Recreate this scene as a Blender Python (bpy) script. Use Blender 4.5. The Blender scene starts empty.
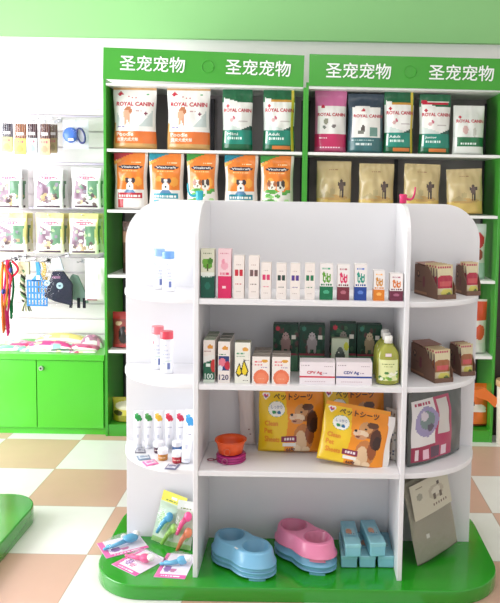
import bpy, math, random
from mathutils import Vector, Matrix, Euler
random.seed(7)
C = bpy.context.scene.collection
PI = math.pi
# ------------------------------------------------------------------ camera
F_PX, PPX, PPY, PITCH, ROLL, CAMH = 713.0, 305.0, 251.0, math.radians(4.8), math.radians(.95), 1.5
def ray(px, py):
    a = (px-PPX)/F_PX; b = (PPY-py)/F_PX
    x = a*math.cos(ROLL)-b*math.sin(ROLL); y = a*math.sin(ROLL)+b*math.cos(ROLL)
    return (x, math.cos(PITCH)+y*math.sin(PITCH), -math.sin(PITCH)+y*math.cos(PITCH))
def atY(px, py, Y):
    d = ray(px, py); t = Y/d[1]; return (d[0]*t, CAMH+d[2]*t)
def atZ(px, py, z):
    d = ray(px, py); t = (z-CAMH)/d[2]; return (d[0]*t, d[1]*t)
cd = bpy.data.cameras.new('camera'); cam = bpy.data.objects.new('camera', cd); C.objects.link(cam)
cd.sensor_fit = 'HORIZONTAL'; cd.sensor_width = 36; cd.lens = F_PX/500*36
cd.shift_x = (250-PPX)/500; cd.shift_y = (PPY-301.5)/500
cd.clip_start = .05; cd.clip_end = 100
Fv = Vector((0, math.cos(PITCH), -math.sin(PITCH))); R0 = Vector((1, 0, 0)); U0 = Vector((0, math.sin(PITCH), math.cos(PITCH)))
Rv = R0*math.cos(ROLL)+U0*math.sin(ROLL); Uv = U0*math.cos(ROLL)-R0*math.sin(ROLL)
m = Matrix((Rv, Uv, -Fv)).transposed().to_4x4(); m.translation = Vector((0, 0, CAMH)); cam.matrix_world = m
bpy.context.scene.camera = cam
# ------------------------------------------------------------------ colour / materials
def lin(c):
    r = []
    for v in c[:3]:
        v = v/255.0; r.append(v/12.92 if v <= .04045 else ((v+.055)/1.055)**2.4)
    return tuple(r)+(1.0,)
def nmat(name):
    m = bpy.data.materials.new(name); m.use_nodes = True
    return m, m.node_tree.nodes, m.node_tree.links, m.node_tree.nodes['Principled BSDF']
def attr_mat(name, rough, coat=0.0, bump=0.0, bscale=60, metal=0.0, spec=.5):
    m, n, l, b = nmat(name)
    a = n.new('ShaderNodeAttribute'); a.attribute_name = 'Col'
    l.new(a.outputs['Color'], b.inputs['Base Color'])
    b.inputs['Roughness'].default_value = rough; b.inputs['Coat Weight'].default_value = coat
    b.inputs['Coat Roughness'].default_value = .12; b.inputs['Metallic'].default_value = metal
    b.inputs['Specular IOR Level'].default_value = spec
    if bump:
        t = n.new('ShaderNodeTexCoord'); no = n.new('ShaderNodeTexNoise'); no.inputs['Scale'].default_value = bscale
        bp = n.new('ShaderNodeBump'); bp.inputs['Strength'].default_value = bump; bp.inputs['Distance'].default_value = .004
        l.new(t.outputs['Object'], no.inputs['Vector']); l.new(no.outputs['Fac'], bp.inputs['Height']); l.new(bp.outputs['Normal'], b.inputs['Normal'])
    return m
PAPER = attr_mat('printed_card', .5, 0, .05, 120)
FILM = attr_mat('printed_film', .3, .25, .35, 30)
PLAS = attr_mat('coloured_plastic', .32, .1)
CLOTH = attr_mat('woven_cloth', .9, 0, .5, 350, spec=.2)
METAL = attr_mat('plated_metal', .3, 0, 0, metal=1.0)
def surf_mat(name, col, rough=.5, var=.03, scale=6, coat=0, bump=.05):
    m, n, l, b = nmat(name)
    t = n.new('ShaderNodeTexCoord'); no = n.new('ShaderNodeTexNoise'); no.inputs['Scale'].default_value = scale; no.inputs['Detail'].default_value = 5
    r = n.new('ShaderNodeValToRGB'); c = lin(col)
    r.color_ramp.elements[0].color = tuple(max(0, v*(1-var)) for v in c[:3])+(1,); r.color_ramp.elements[1].color = tuple(min(1, v*(1+var)) for v in c[:3])+(1,)
    l.new(t.outputs['Object'], no.inputs['Vector']); l.new(no.outputs['Fac'], r.inputs['Fac']); l.new(r.outputs['Color'], b.inputs['Base Color'])
    b.inputs['Roughness'].default_value = rough; b.inputs['Coat Weight'].default_value = coat; b.inputs['Coat Roughness'].default_value = .15
    if bump:
        n2 = n.new('ShaderNodeTexNoise'); n2.inputs['Scale'].default_value = scale*25
        bp = n.new('ShaderNodeBump'); bp.inputs['Strength'].default_value = bump; bp.inputs['Distance'].default_value = .002
        l.new(t.outputs['Object'], n2.inputs['Vector']); l.new(n2.outputs['Fac'], bp.inputs['Height']); l.new(bp.outputs['Normal'], b.inputs['Normal'])
    return m
WHITE = surf_mat('white_laminate', (233, 232, 235), .42, .01, 3, .1)
WHITE2 = surf_mat('white_shelf_edge', (238, 238, 236), .45, .01)
GREEN = surf_mat('green_gloss_panel', (60, 156, 42), .28, .04, 3, .3)
GREEN2 = surf_mat('green_cabinet_panel', (78, 190, 48), .3, .03, 3, .2)
GREENB = surf_mat('green_base_lacquer', (38, 150, 32), .16, .06, 3, .5)
GREENW = surf_mat('soft_green_wall_paint', (150, 208, 138), .8, .02, 2)
WALLP = surf_mat('white_wall_paint', (240, 238, 236), .8, .01, 2)
BACKP = surf_mat('grey_back_panel', (160, 150, 153), .6, .05, 3)
UPR = surf_mat('dark_upright_metal', (62, 60, 66), .5, .05, 8)
SLAT = surf_mat('slatwall_board', (240, 234, 236), .4, .01, 3)
DARK = surf_mat('dark_brown_laminate', (60, 50, 44), .5, .1, 4)
CHROME = surf_mat('chrome', (205, 205, 210), .2, .02); CHROME.node_tree.nodes['Principled BSDF'].inputs['Metallic'].default_value = .9
# clear film
CLEAR, n, l, b = nmat('clear_film')
n.remove(b); tr = n.new('ShaderNodeBsdfTransparent'); gl = n.new('ShaderNodeBsdfGlossy'); gl.inputs['Roughness'].default_value = .12
tr.inputs['Color'].default_value = (.99, .99, .995, 1)
fr = n.new('ShaderNodeFresnel'); fr.inputs['IOR'].default_value = 1.5
ad = n.new('ShaderNodeMath'); ad.operation = 'MULTIPLY_ADD'; ad.inputs[1].default_value = .35; ad.inputs[2].default_value = .02; l.new(fr.outputs[0], ad.inputs[0])
tc = n.new('ShaderNodeTexCoord'); no = n.new('ShaderNodeTexNoise'); no.inputs['Scale'].default_value = 28; bp = n.new('ShaderNodeBump'); bp.inputs['Strength'].default_value = .8; bp.inputs['Distance'].default_value = .01
l.new(tc.outputs['Object'], no.inputs['Vector']); l.new(no.outputs['Fac'], bp.inputs['Height']); l.new(bp.outputs['Normal'], gl.inputs['Normal'])
mx = n.new('ShaderNodeMixShader'); l.new(ad.outputs[0], mx.inputs[0]); l.new(tr.outputs[0], mx.inputs[1]); l.new(gl.outputs[0], mx.inputs[2]); l.new(mx.outputs[0], n['Material Output'].inputs['Surface'])
# floor: checker of tan and white tiles with thin joints
FLOOR, n, l, b = nmat('checker_floor_tiles')
T = .4443
tc = n.new('ShaderNodeTexCoord'); mp = n.new('ShaderNodeMapping'); l.new(tc.outputs['Object'], mp.inputs['Vector'])
mp.inputs['Scale'].default_value = (1/T, 1/T, 1); mp.inputs['Location'].default_value = (1.317/T, -3.252/T, .5)
ck = n.new('ShaderNodeTexChecker'); ck.inputs['Scale'].default_value = 1; l.new(mp.outputs[0], ck.inputs['Vector'])
ck.inputs['Color2'].default_value = lin((214, 174, 155)); ck.inputs['Color1'].default_value = lin((238, 237, 232))
bk = n.new('ShaderNodeTexBrick'); bk.offset = 0; bk.inputs['Scale'].default_value = 1; bk.inputs['Mortar Size'].default_value = .006; bk.inputs['Brick Width'].default_value = 1; bk.inputs['Row Height'].default_value = 1
bk.inputs['Color1'].default_value = (1, 1, 1, 1); bk.inputs['Color2'].default_value = (1, 1, 1, 1); bk.inputs['Mortar'].default_value = (.72, .68, .64, 1)
l.new(mp.outputs[0], bk.inputs['Vector'])
no = n.new('ShaderNodeTexNoise'); no.inputs['Scale'].default_value = 5; no.inputs['Detail'].default_value = 8; l.new(mp.outputs[0], no.inputs['Vector'])
rp = n.new('ShaderNodeValToRGB'); rp.color_ramp.elements[0].color = (.93, .92, .91, 1); rp.color_ramp.elements[1].color = (1, 1, 1, 1); l.new(no.outputs['Fac'], rp.inputs['Fac'])
m1 = n.new('ShaderNodeMix'); m1.data_type = 'RGBA'; m1.blend_type = 'MULTIPLY'; m1.inputs[0].default_value = 1
m2 = n.new('ShaderNodeMix'); m2.data_type = 'RGBA'; m2.blend_type = 'MULTIPLY'; m2.inputs[0].default_value = 1
l.new(ck.outputs['Color'], m1.inputs[6]); l.new(bk.outputs['Color'], m1.inputs[7]); l.new(m1.outputs[2], m2.inputs[6]); l.new(rp.outputs['Color'], m2.inputs[7])
l.new(m2.outputs[2], b.inputs['Base Color']); b.inputs['Roughness'].default_value = .3
# ------------------------------------------------------------------ mesh builder
class MB:
    def __init__(s): s.v = []; s.f = []; s.c = []; s.sm = []
    def add(s, vs, fs, col, smooth=False):
        o = len(s.v); s.v += [tuple(p) for p in vs]
        for f in fs: s.f.append(tuple(i+o for i in f)); s.c.append(col); s.sm.append(smooth)
        return s
    def box(s, x0, x1, y0, y1, z0, z1, col=(255, 255, 255), mat=None):
        vs = [(x, y, z) for x in (x0, x1) for y in (y0, y1) for z in (z0, z1)]
        if mat: vs = [tuple(mat @ Vector(p)) for p in vs]
        return s.add(vs, [(0, 1, 3, 2), (4, 6, 7, 5), (0, 4, 5, 1), (2, 3, 7, 6), (0, 2, 6, 4), (1, 5, 7, 3)], col)
    def grid(s, fn, nu, nv, colfn, smooth=True):
        o = len(s.v)
        for j in range(nv+1):
            for i in range(nu+1): s.v.append(tuple(fn(i/nu, j/nv)))
        for j in range(nv):
            for i in range(nu):
                a = o+j*(nu+1)+i; s.f.append((a, a+1, a+nu+2, a+nu+1)); s.c.append(colfn((i+.5)/nu, (j+.5)/nv)); s.sm.append(smooth)
        return s
    def lathe(s, prof, col, n=24, cx=0, cy=0, caps=True, colfn=None, sx=1, sy=1):
        o = len(s.v)
        for r, z in prof:
            for i in range(n):
                a = 2*PI*i/n; s.v.append((cx+r*sx*math.cos(a), cy+r*sy*math.sin(a), z))
        for j in range(len(prof)-1):
            for i in range(n):
                k = (i+1) % n; s.f.append((o+j*n+i, o+j*n+k, o+(j+1)*n+k, o+(j+1)*n+i)); s.c.append(colfn(j, i/n) if colfn else col); s.sm.append(True)
        if caps:
            s.f.append(tuple(o+i for i in range(n))[::-1]); s.c.append(col); s.sm.append(False)
            s.f.append(tuple(o+(len(prof)-1)*n+i for i in range(n))); s.c.append(col); s.sm.append(False)
        return s
    def prism(s, pts, h, col, axis='z', off=0.0, smooth=False):
        # pts outline (2D); extruded along axis from off to off+h
        def P(a, b, c): return {'z': (a, b, c), 'y': (a, c, b), 'x': (c, a, b)}[axis]
        k = len(pts); vs = [P(a, b, off) for a, b in pts]+[P(a, b, off+h) for a, b in pts]
        s.add(vs, [tuple(range(k)), tuple(range(2*k-1, k-1, -1))], col)
        o = len(s.v)-2*k
        for i in range(k): j = (i+1) % k; s.f.append((o+i, o+k+i, o+k+j, o+j)); s.c.append(col); s.sm.append(smooth)
        return s
    def tube(s, pts, r, col, n=8):
        pts = [Vector(p) for p in pts]; o = len(s.v); up = Vector((0.13, .2, 1)).normalized()
        for i, p in enumerate(pts):
            t = (pts[min(i+1, len(pts)-1)]-pts[max(i-1, 0)]).normalized()
            a = t.cross(up)
            if a.length < .05: a = t.cross(Vector((1, 0, 0)))
            a.normalize(); b = a.cross(t); rr = r(i/(len(pts)-1)) if callable(r) else r
            for k in range(n): q = 2*PI*k/n; s.v.append(tuple(p+a*rr*math.cos(q)+b*rr*math.sin(q)))
        for i in range(len(pts)-1):
            for k in range(n): k2 = (k+1) % n; s.f.append((o+i*n+k, o+i*n+k2, o+(i+1)*n+k2, o+(i+1)*n+k)); s.c.append(col); s.sm.append(True)
        s.f.append(tuple(o+k for k in range(n))[::-1]); s.c.append(col); s.sm.append(False)
        s.f.append(tuple(o+(len(pts)-1)*n+k for k in range(n))); s.c.append(col); s.sm.append(False)
        return s
    def ell(s, c, r, col, n=14, m_=9, mat=None):
        vs = []
        for j in range(m_+1):
            th = PI*j/m_
            for i in range(n):
                a = 2*PI*i/n; p = Vector((c[0]+r[0]*math.sin(th)*math.cos(a), c[1]+r[1]*math.sin(th)*math.sin(a), c[2]-r[2]*math.cos(th)))
                vs.append(tuple(mat @ p) if mat else tuple(p))
        fs = [(j*n+i, j*n+(i+1) % n, (j+1)*n+(i+1) % n, (j+1)*n+i) for j in range(m_) for i in range(n)]
        return s.add(vs, fs, col, True)
    def build(s, name, mat, parent=None, loc=None, rot=None, bevel=0):
        me = bpy.data.meshes.new(name); me.from_pydata(s.v, [], s.f)
        at = me.color_attributes.new('Col', 'FLOAT_COLOR', 'CORNER'); arr = []; cache = {}
        for p, c in zip(me.polygons, s.c):
            if c not in cache: cache[c] = lin(c)
            arr += list(cache[c])*p.loop_total
        at.data.foreach_set('color', arr)
        me.polygons.foreach_set('use_smooth', s.sm); me.materials.append(mat); me.validate(); me.update()
        o = bpy.data.objects.new(name, me); C.objects.link(o)
        if parent: o.parent = parent
        if loc: o.location = loc
        if rot: o.rotation_euler = rot
        if bevel:
            b = o.modifiers.new('bevel', 'BEVEL'); b.width = bevel; b.segments = 3; b.limit_method = 'ANGLE'
        return o
_tc = {}
def glyphs(txt):
    if txt not in _tc:
        cu = bpy.data.curves.new('t', 'FONT'); cu.body = txt; cu.resolution_u = 2
        o = bpy.data.objects.new('t', cu); C.objects.link(o); dg = bpy.context.evaluated_depsgraph_get(); dg.update()
        me = bpy.data.meshes.new_from_object(o.evaluated_get(dg)); me.calc_loop_triangles()
        vs = [(v.co.x, v.co.y) for v in me.vertices]; ts = [tuple(t.vertices) for t in me.loop_triangles]
        bpy.data.objects.remove(o); bpy.data.curves.remove(cu); bpy.data.meshes.remove(me)
        _tc[txt] = (vs, ts)
    return _tc[txt]
def put_text(mb, txt, cx, cz, w, h, col, surf, rot=0, bold=0, eps=.0012):
    # lettering as mesh on the surface y=surf(x,z) facing -Y ; w,h = box it fills
    vs, ts = glyphs(txt)
    if not vs: return
    x0 = min(v[0] for v in vs); x1 = max(v[0] for v in vs); y0 = min(v[1] for v in vs); y1 = max(v[1] for v in vs)
    offs = [(0, 0)] if not bold else [(-bold, 0), (bold, 0), (0, bold), (0, -bold)]
    for k, (dx, dz) in enumerate(offs):
        out = []
        for a, b in vs:
            X = ((a-x0)/(x1-x0)-.5)*w+dx; Z = ((b-y0)/(y1-y0)-.5)*h+dz
            X, Z = X*math.cos(rot)-Z*math.sin(rot)+cx, X*math.sin(rot)+Z*math.cos(rot)+cz
            out.append((X, surf(X, Z)-eps-k*.0001, Z))
        # front must face -Y : x right, z up gives normal -Y for ccw order
        mb.add(out, ts, col)
def paint(layers, base):
    def fn(u, v):
        c = base
        for L in layers:
            k = L[0]
            if k == 'r':
                if L[1] <= u <= L[3] and L[2] <= v <= L[4]: c = L[5]
            elif k == 'e':
                if ((u-L[1])/L[3])**2+((v-L[2])/L[4])**2 <= 1: c = L[5]
            elif k == 'p':
                ins = False; P = L[1]; j = len(P)-1
                for i in range(len(P)):
                    if (P[i][1] > v) != (P[j][1] > v) and u < (P[j][0]-P[i][0])*(v-P[i][1])/(P[j][1]-P[i][1])+P[i][0]: ins = not ins
                    j = i
                if ins: c = L[2]
            elif k == 't':          # text-like row of short marks too small to read
                if L[1] <= u <= L[3] and L[2] <= v <= L[4]:
                    q = (u-L[1])/(L[3]-L[1])*L[6]
                    if (q % 1) < .68: c = L[5]
        return c
    return fn
def tag(o, label, cat, group=None):
    o['label'] = label; o['category'] = cat
    if group: o['group'] = group
    return o
def empty(name, loc=(0, 0, 0), rot=(0, 0, 0)):
    o = bpy.data.objects.new(name, None); o.empty_display_size = .05; C.objects.link(o); o.location = loc; o.rotation_euler = rot; return o
def struct(name, mb, mat, **k):
    o = mb.build(name, mat, **k); o['kind'] = 'structure'; return o
def copy_tree(o, parent=None):
    c = o.copy(); C.objects.link(c); c.parent = parent
    for ch in list(o.children): copy_tree(ch, c)
    return c
def sstep(a, b, x):
    t = min(1, max(0, (x-a)/(b-a))); return t*t*(3-2*t)
# ------------------------------------------------------------------ room shell
struct('floor', MB().add([(-4, -1.5, 0), (4, -1.5, 0), (4, 4.7, 0), (-4, 4.7, 0)], [(0, 1, 2, 3)], (255,)*3), FLOOR)
struct('wall_back', MB().box(-4, 4, 4.7, 4.8, 0, 2.462), WALLP)
struct('trim_1', MB().box(-4, 4, 4.66, 4.8, 2.462, 3.0), GREENW)
struct('ceiling', MB().box(-4, 4, -1.5, 4.8, 3.0, 3.08), WALLP)
struct('wall_right', MB().box(2.6, 2.7, -1.5, 4.7, 0, 3.0), WALLP)  # out of view; extended forward to block light from the right
# ------------------------------------------------------------------ wall display units
YW, YBK = 4.21, 4.60
SH = [1.729, 1.372, .985, .529]
def wall_unit(x0, x1, label, tilt, hz, sign):
    r = tag(empty('wall_shelf_unit', ((x0+x1)/2, YW, 0)), label, 'shelf unit', 'green wall display units')
    w = (x1-x0)/2; D = YBK-YW
    for s in (-1, 1):
        a = -w if s < 0 else w-.0155
        MB().box(a, a+.0155, 0, D, 0, 2.13 if s < 0 else 2.10).build('side_panel', GREEN, r, bevel=.001)
    MB().box(-w+.016, w-.016, D-.012, D, .07, 2.11).build('back_panel', BACKP, r)
    MB().box(-w+.016, w-.016, .004, D-.013, 0, .072).build('plinth', GREEN, r)
    ins = w-.017
    for i, z in enumerate(SH):
        MB().box(-ins, ins, .004, D-.014, z-.017, z).build('shelf', WHITE2, r, bevel=.001)
    MB().box(-ins, ins, .0, D-.014, 2.094, 2.107).build('top_board', WHITE2, r)
    for s in (-.5, 0, .5):
        u = MB().box(max(-ins, s*ins*2-.012), min(ins, s*ins*2+.012), D-.03, D-.0125, .09, 2.07); up = u.build('upright', UPR, r)
    h = MB().box(-w+(.004 if x0 < -1 else .016), w-(.014 if x0 < -1 else .004), -.012, -.001, -.088, .092)
    hd = h.build('header_sign', GREEN, r, loc=(0, 0, hz), rot=(0, tilt, 0), bevel=.001)
    for (cx, cz) in sign:
        lt = MB(); put_text(lt, '圣宠宠物', cx, cz, .375, .088, (242, 246, 242), lambda X, Z: -.0145, bold=.0010)
        lt.build('lettering', PAPER, hd)
        lg = MB()      # faint outlined emblem between the names
    lg = MB().tube([(.02+.035*math.cos(a*PI/8), -.0135, .004+.035*math.sin(a*PI/8)) for a in range(17)], .0025, (60, 165, 40), 6)
    lg.build('emblem', PAPER, hd)
    return r
XL0, XM, XR1 = -1.190, -.0095, 1.152
wall_unit(XL0, XM, 'tall green wall shelving unit left of centre, its sign over orange dog food bags', .024, 2.203, [(-.300, .008), (.312, .010)])
wall_unit(XM, XR1, 'tall green wall shelving unit on the right, its sign over kraft coloured bags', .008, 2.193, [(-.279, .003), (.316, .006)])
# ------------------------------------------------------------------ cabinet and slatwall
cb = tag(empty('storage_cabinet', (-1.19, YW, 0)), 'low bright green two-door storage cabinet under the white slatwall', 'cabinet')
MB().box(-1.25, -.005, .03, .44, .0, .462).build('body', GREEN2, cb)
MB().box(-1.25, -.003, -.005, .44, .464, .50).build('countertop', GREEN2, cb, bevel=.002)
for a, b_ in ((-.8255, -.4185), (-.4135, -.014), (-1.245, -.8305)):
    d = MB().box(a, b_, .008, .028, .045, .460).build('door', GREEN2, cb, bevel=.0015)
    if a > -.42:
        k = MB().tube([(-.385, .008, .413), (-.385, -.006, .413)], .0135, (210, 210, 212), 18).tube([(-.385, -.006, .413), (-.385, -.008, .413)], .006, (60, 60, 60), 10); k.build('lock', METAL, d)
sw = tag(empty('slatwall_panel', (-1.19, 4.66, .5)), 'white slatwall panel hung with pet treats and leashes above green cabinet', 'display panel')
grooves = [.04+.1013*i for i in range(15)]
slm = MB()
zz = [0.0]+grooves+[1.50]
for i in range(len(zz)-1):
    slm.box(-1.25, -.004, -.03, 0.0, zz[i]+(.005 if i else 0), zz[i+1]-.005)
slm.box(-1.25, -.004, -.012, .03, 0, 1.50)
slm.build('slats', SLAT, sw)
for z, th in ((1.452, .004), (1.15, .006), (.865, .006), (.58, .006)):
    MB().box(-1.25, -.01, -.052, -.044, z-th, z+th, (196, 190, 205)).build('rail', METAL, sw)
hooks = []
def hook(X, Z, length=.24):
    X -= -1.19; Z -= .5
    mb = MB().tube([(X, -.03, Z), (X, -.03-length, Z), (X, -.035-length, Z+.008)], .0028, (205, 205, 212), 6)
    mb.box(X-.012, X+.012, -.036, -.03, Z-.015, Z+.015, (200, 200, 205)); mb.build('peg_hook', METAL, sw)
# ------------------------------------------------------------------ gondola
g = tag(empty('display_gondola', (0, 2.86, 0)), 'white freestanding display gondola with rounded ends on a green base', 'display stand')
GY = 2.86; BK = 0.0; FR = 2.55-GY; ZB = .055; ZT = 1.457
def rrect(x0, x1, y0, y1, r, n=12):
    P = []
    for cx, cy, a0 in ((x1-r, y1-r, 0), (x0+r, y1-r, 90), (x0+r, y0+r, 180), (x1-r, y0+r, 270)):
        for i in range(n+1): a = math.radians(a0+90*i/n); P.append((cx+r*math.cos(a), cy+r*math.sin(a)))
    return P
MB().prism(rrect(-.785, .765, 2.488-GY, 3.23-GY, .21), ZB, (255,)*3, smooth=True).build('base', GREENB, g, bevel=.004)
def topround(x0, x1, z0, z1, rl, rr, n=14):
    P = [(x0, z0), (x1, z0)]
    for i in range(n+1): a = math.radians(90*i/n); P.append((x1-rr+rr*math.cos(a), z1-rr+rr*math.sin(a)))
    for i in range(n+1): a = math.radians(90+90*i/n); P.append((x0+rl+rl*math.cos(a), z1-rl+rl*math.sin(a)))
    return P
MB().prism(topround(-.722, .702, ZB, ZT, .17, .15), .018, (255,)*3, 'y', 0.0, True).build('back_panel', WHITE, g, bevel=.001)
def divp(): # profile in (y,z)
    P = [(FR, ZB), (-.0005, ZB), (-.0005, ZT)]
    r = .13
    for i in range(13): a = math.radians(90+90*i/12); P.append((FR+.045*(1-0)+r+(r+.045)*math.cos(a)*1.0, ZT-r+r*math.sin(a)))
    return P
for x in (-.399, .363): MB().prism(divp(), .018, (255,)*3, 'x', x).build('divider', WHITE, g, bevel=.002)
ST = [1.106, .791, .466]
for z in ST:
    MB().box(-.3805, .3625, FR+.002, -.0005, z-.02, z).build('shelf', WHITE, g, bevel=.0015)
    for s in (-1, 1):
        xc, rx, ry = (-.3995, .318, .302) if s < 0 else (.3815, .315, .302)
        P = [(xc, -.0005)]+[(xc+s*rx*math.cos(a*PI/48), -.0005-ry*math.sin(a*PI/48)) for a in range(25)]
        if s > 0: P = P[::-1]
        MB().prism(P, .02, (255,)*3, 'z', z-.02, True).build('quarter_shelf', WHITE, g, bevel=.0015)
# second green base at the left edge
fg = tag(empty('low_display_stand', (-1.75, 2.96, 0)), 'rounded green plinth of another stand at the left edge of the picture', 'display stand')
MB().prism(rrect(-.75, .556, -.60, .24, .15), .08, (255,)*3, smooth=True).build('base', GREENB, fg, bevel=.006)
MB().prism(topround(-.6, .30, .075, 1.457, .17, .17), .018, (255,)*3, 'y', -.02, True).build('back_panel', WHITE, fg, bevel=.001)
# ------------------------------------------------------------------ product helpers
def bb(x0, x1, yt, yb, Y):
    ym = (yt+yb)/2; a = atY(x0, ym, Y)[0]; b = atY(x1, ym, Y)[0]; t = atY((x0+x1)/2, yt, Y)[1]
    return (a+b)/2, b-a, t
def bag(name, w, h, t, layers, base, texts=(), seal=.06, pinch=.035, nu=36, nv=54, wr=.003, seed=0, mat=None, back=None, topcol=None, sealname='top_seal', parent=None, gus=1):
    rnd = random.Random(seed); ph = [rnd.uniform(0, 6.28) for _ in range(8)]
    def W(v): return w/2*(1-pinch*math.sin(PI*min(1, v*1.05))**2+.012*math.sin(9*v+ph[0]))
    def D(u, v):
        e = max(0, 1-abs(u)**2.6)**.65
        pr = (min(1, v/.05+.25))*(1-.93*sstep(.62, 1-seal, v))
        wk = wr*e*(math.sin(7*u+5*v+ph[1])*.5+math.sin(13*v-6*u+ph[2])*.45+math.sin(21*u*v+ph[3])*.3+math.sin(16*v+9*u+ph[5])*.25)
        return max(.0008*(1 if v > .9 else 1)*e, t/2*e*pr+wk*(.4+.6*min(1, v*4)*(1-v)*2))
    def surf(X, Z):
        v = min(.999, max(0, Z/h)); u = max(-1, min(1, X/W(v))); return -D(u, v)
    pf = paint(layers, base)
    vs = 1-seal
    def mk(v0, v1, n, part):
        mb = MB()
        mb.grid(lambda a, b_: ((2*a-1)*W(v0+(v1-v0)*b_), -D(2*a-1, v0+(v1-v0)*b_), h*(v0+(v1-v0)*b_)), nu, n, lambda a, b_: pf(a, v0+(v1-v0)*b_))
        bc = back or base
        mb.grid(lambda a, b_: ((1-2*a)*W(v0+(v1-v0)*b_), .85*D(2*a-1, v0+(v1-v0)*b_), h*(v0+(v1-v0)*b_)), 12, n, lambda a, b_: bc)
        return mb
    body = mk(0, vs, int(nv*vs), 0)
    # bottom
    body.grid(lambda a, b_: ((2*a-1)*W(0), -D(2*a-1, 0)*(1-b_)+.85*D(2*a-1, 0)*b_, 0.0005), 12, 1, lambda a, b_: back or base)
    for tx in texts:
        s, cx, cz, tw, th, col = tx[:6]
        put_text(body, s, (cx-.5)*w, cz*h, tw*w, th*h, col, surf, bold=(tx[6] if len(tx) > 6 else 0))
    o = body.build(name, mat or FILM, parent)
    top = mk(vs, 1, max(2, int(nv*seal)), 1); top.build(sealname, mat or FILM, o)
    return o
def carton(name, w, h, d, layers, base, texts=(), side=None, top=None, nu=18, nv=40, mat=None, flap=None, bev=True):
    pf = paint(layers, base); mb = MB()
    mb.grid(lambda a, b_: ((a-.5)*w, 0, h*b_), nu, nv, pf, False)
    sd = side or (lambda v: base)
    mb.grid(lambda a, b_: (w/2, d*a, h*b_), 2, nv, lambda a, b_: sd(b_), False)
    mb.grid(lambda a, b_: (-w/2, d*(1-a), h*b_), 2, nv, lambda a, b_: sd(b_), False)
    mb.grid(lambda a, b_: ((.5-a)*w, d, h*b_), 2, 2, lambda a, b_: base, False)
    mb.grid(lambda a, b_: ((a-.5)*w, d*b_, h), 1, 1, lambda a, b_: top or base, False)
    mb.grid(lambda a, b_: ((.5-a)*w, d*b_, 0), 1, 1, lambda a, b_: base, False)
    for tx in texts:
        put_text(mb, tx[0], (tx[1]-.5)*w, tx[2]*h, tx[3]*w, tx[4]*h, tx[5], lambda X, Z: 0, eps=.0004, bold=(tx[6] if len(tx) > 6 else 0))
    o = mb.build(name, mat or PAPER)
    fl = MB().box(-w/2+.001, w/2-.001, .001, .004, h, h+.0022, tuple(int(c*.93) for c in (top or base)))
    fl.box(-w*.42, w*.42, .004, d*.6, h, h+.0008, tuple(int(c*.97) for c in (top or base)))
    fl.build('top_flap', mat or PAPER, o)
    return o
W_ = (238, 236, 232); RED = (190, 25, 55)
# ------------------------------------------------------------------ dog food bags
def crest(u, v, s=1.0):   # little maple-like emblem and crown
    return [('e', u, v, .05*s, .022*s, RED), ('p', [(u-.07*s, v), (u, v+.045*s), (u+.07*s, v), (u, v-.03*s)], RED)]
def crown(u, v):
    L = [('r', u-.07, v-.006, u+.07, v+.006, RED)]
    for k in range(5): L.append(('p', [(u-.07+.035*k-.008, v), (u-.09+.045*k, v+.035), (u-.07+.035*k+.010, v)], RED))
    return L
TAN = (204, 160, 108); ORG = (228, 118, 50)
poodle = [('r', 0, 0, 1, .09, (206, 160, 96)), ('r', .06, .09, 1, .275, ORG), ('r', 0, .09, .06, .42, (206, 160, 96)), ('r', 0, .93, 1, 1, TAN),
          ('p', [(.07, .30), (.07, .60), (.22, .40)], (196, 206, 204)), ('p', [(.62, .35), (.95, .36), (.95, .62), (.80, .47)], (196, 206, 204)),
          ('t', .10, .345, .30, .36, (130, 120, 170), 5), ('e', .38, .60, .09, .06, (176, 106, 66)), ('e', .33, .53, .08, .08, (212, 160, 128)), ('e', .30, .45, .03, .08, (210, 160, 130)), ('e', .40, .45, .03, .08, (206, 150, 120)),
          ('e', .79, .555, .04, .022, (120, 20, 60)), ('e', .80, .86, .03, .012, (60, 160, 90)), ('t', .55, .59, .70, .60, (190, 150, 150), 4)]+crest(.17, .855)+crown(.46, .79)
ptx = [('ROYAL CANIN', .52, .70, .84, .062, RED, .0012), ('Poodle', .30, .235, .40, .055, (250, 235, 220), .0006), ('贵宾犬成犬粮', .36, .155, .5, .055, (250, 235, 220), .0005)]
def food(x0, x1, yt, yb, z, label, layers, base, texts, group, seed, Y=4.25, t=.09, **k):
    xc, w, zt = bb(x0, x1, yt, yb, Y)
    o = bag('pet_food_bag', w, zt-z, t, layers, base, texts, seed=seed, **k)
    o.location = (xc, Y+t/2, z+.0005); tag(o, label, 'bag', group); return o
GR1 = 'dog food bags on the top wall shelves'
food(111.6, 155, 84, 149.5, SH[0], 'white and tan dog food bag with orange band, leftmost on top wall shelf', poodle, W_, ptx, GR1, 1)
food(166, 209, 84.5, 150, SH[0], 'white and tan dog food bag with orange band, second from left on top wall shelf', poodle, W_, ptx, GR1, 2)
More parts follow.
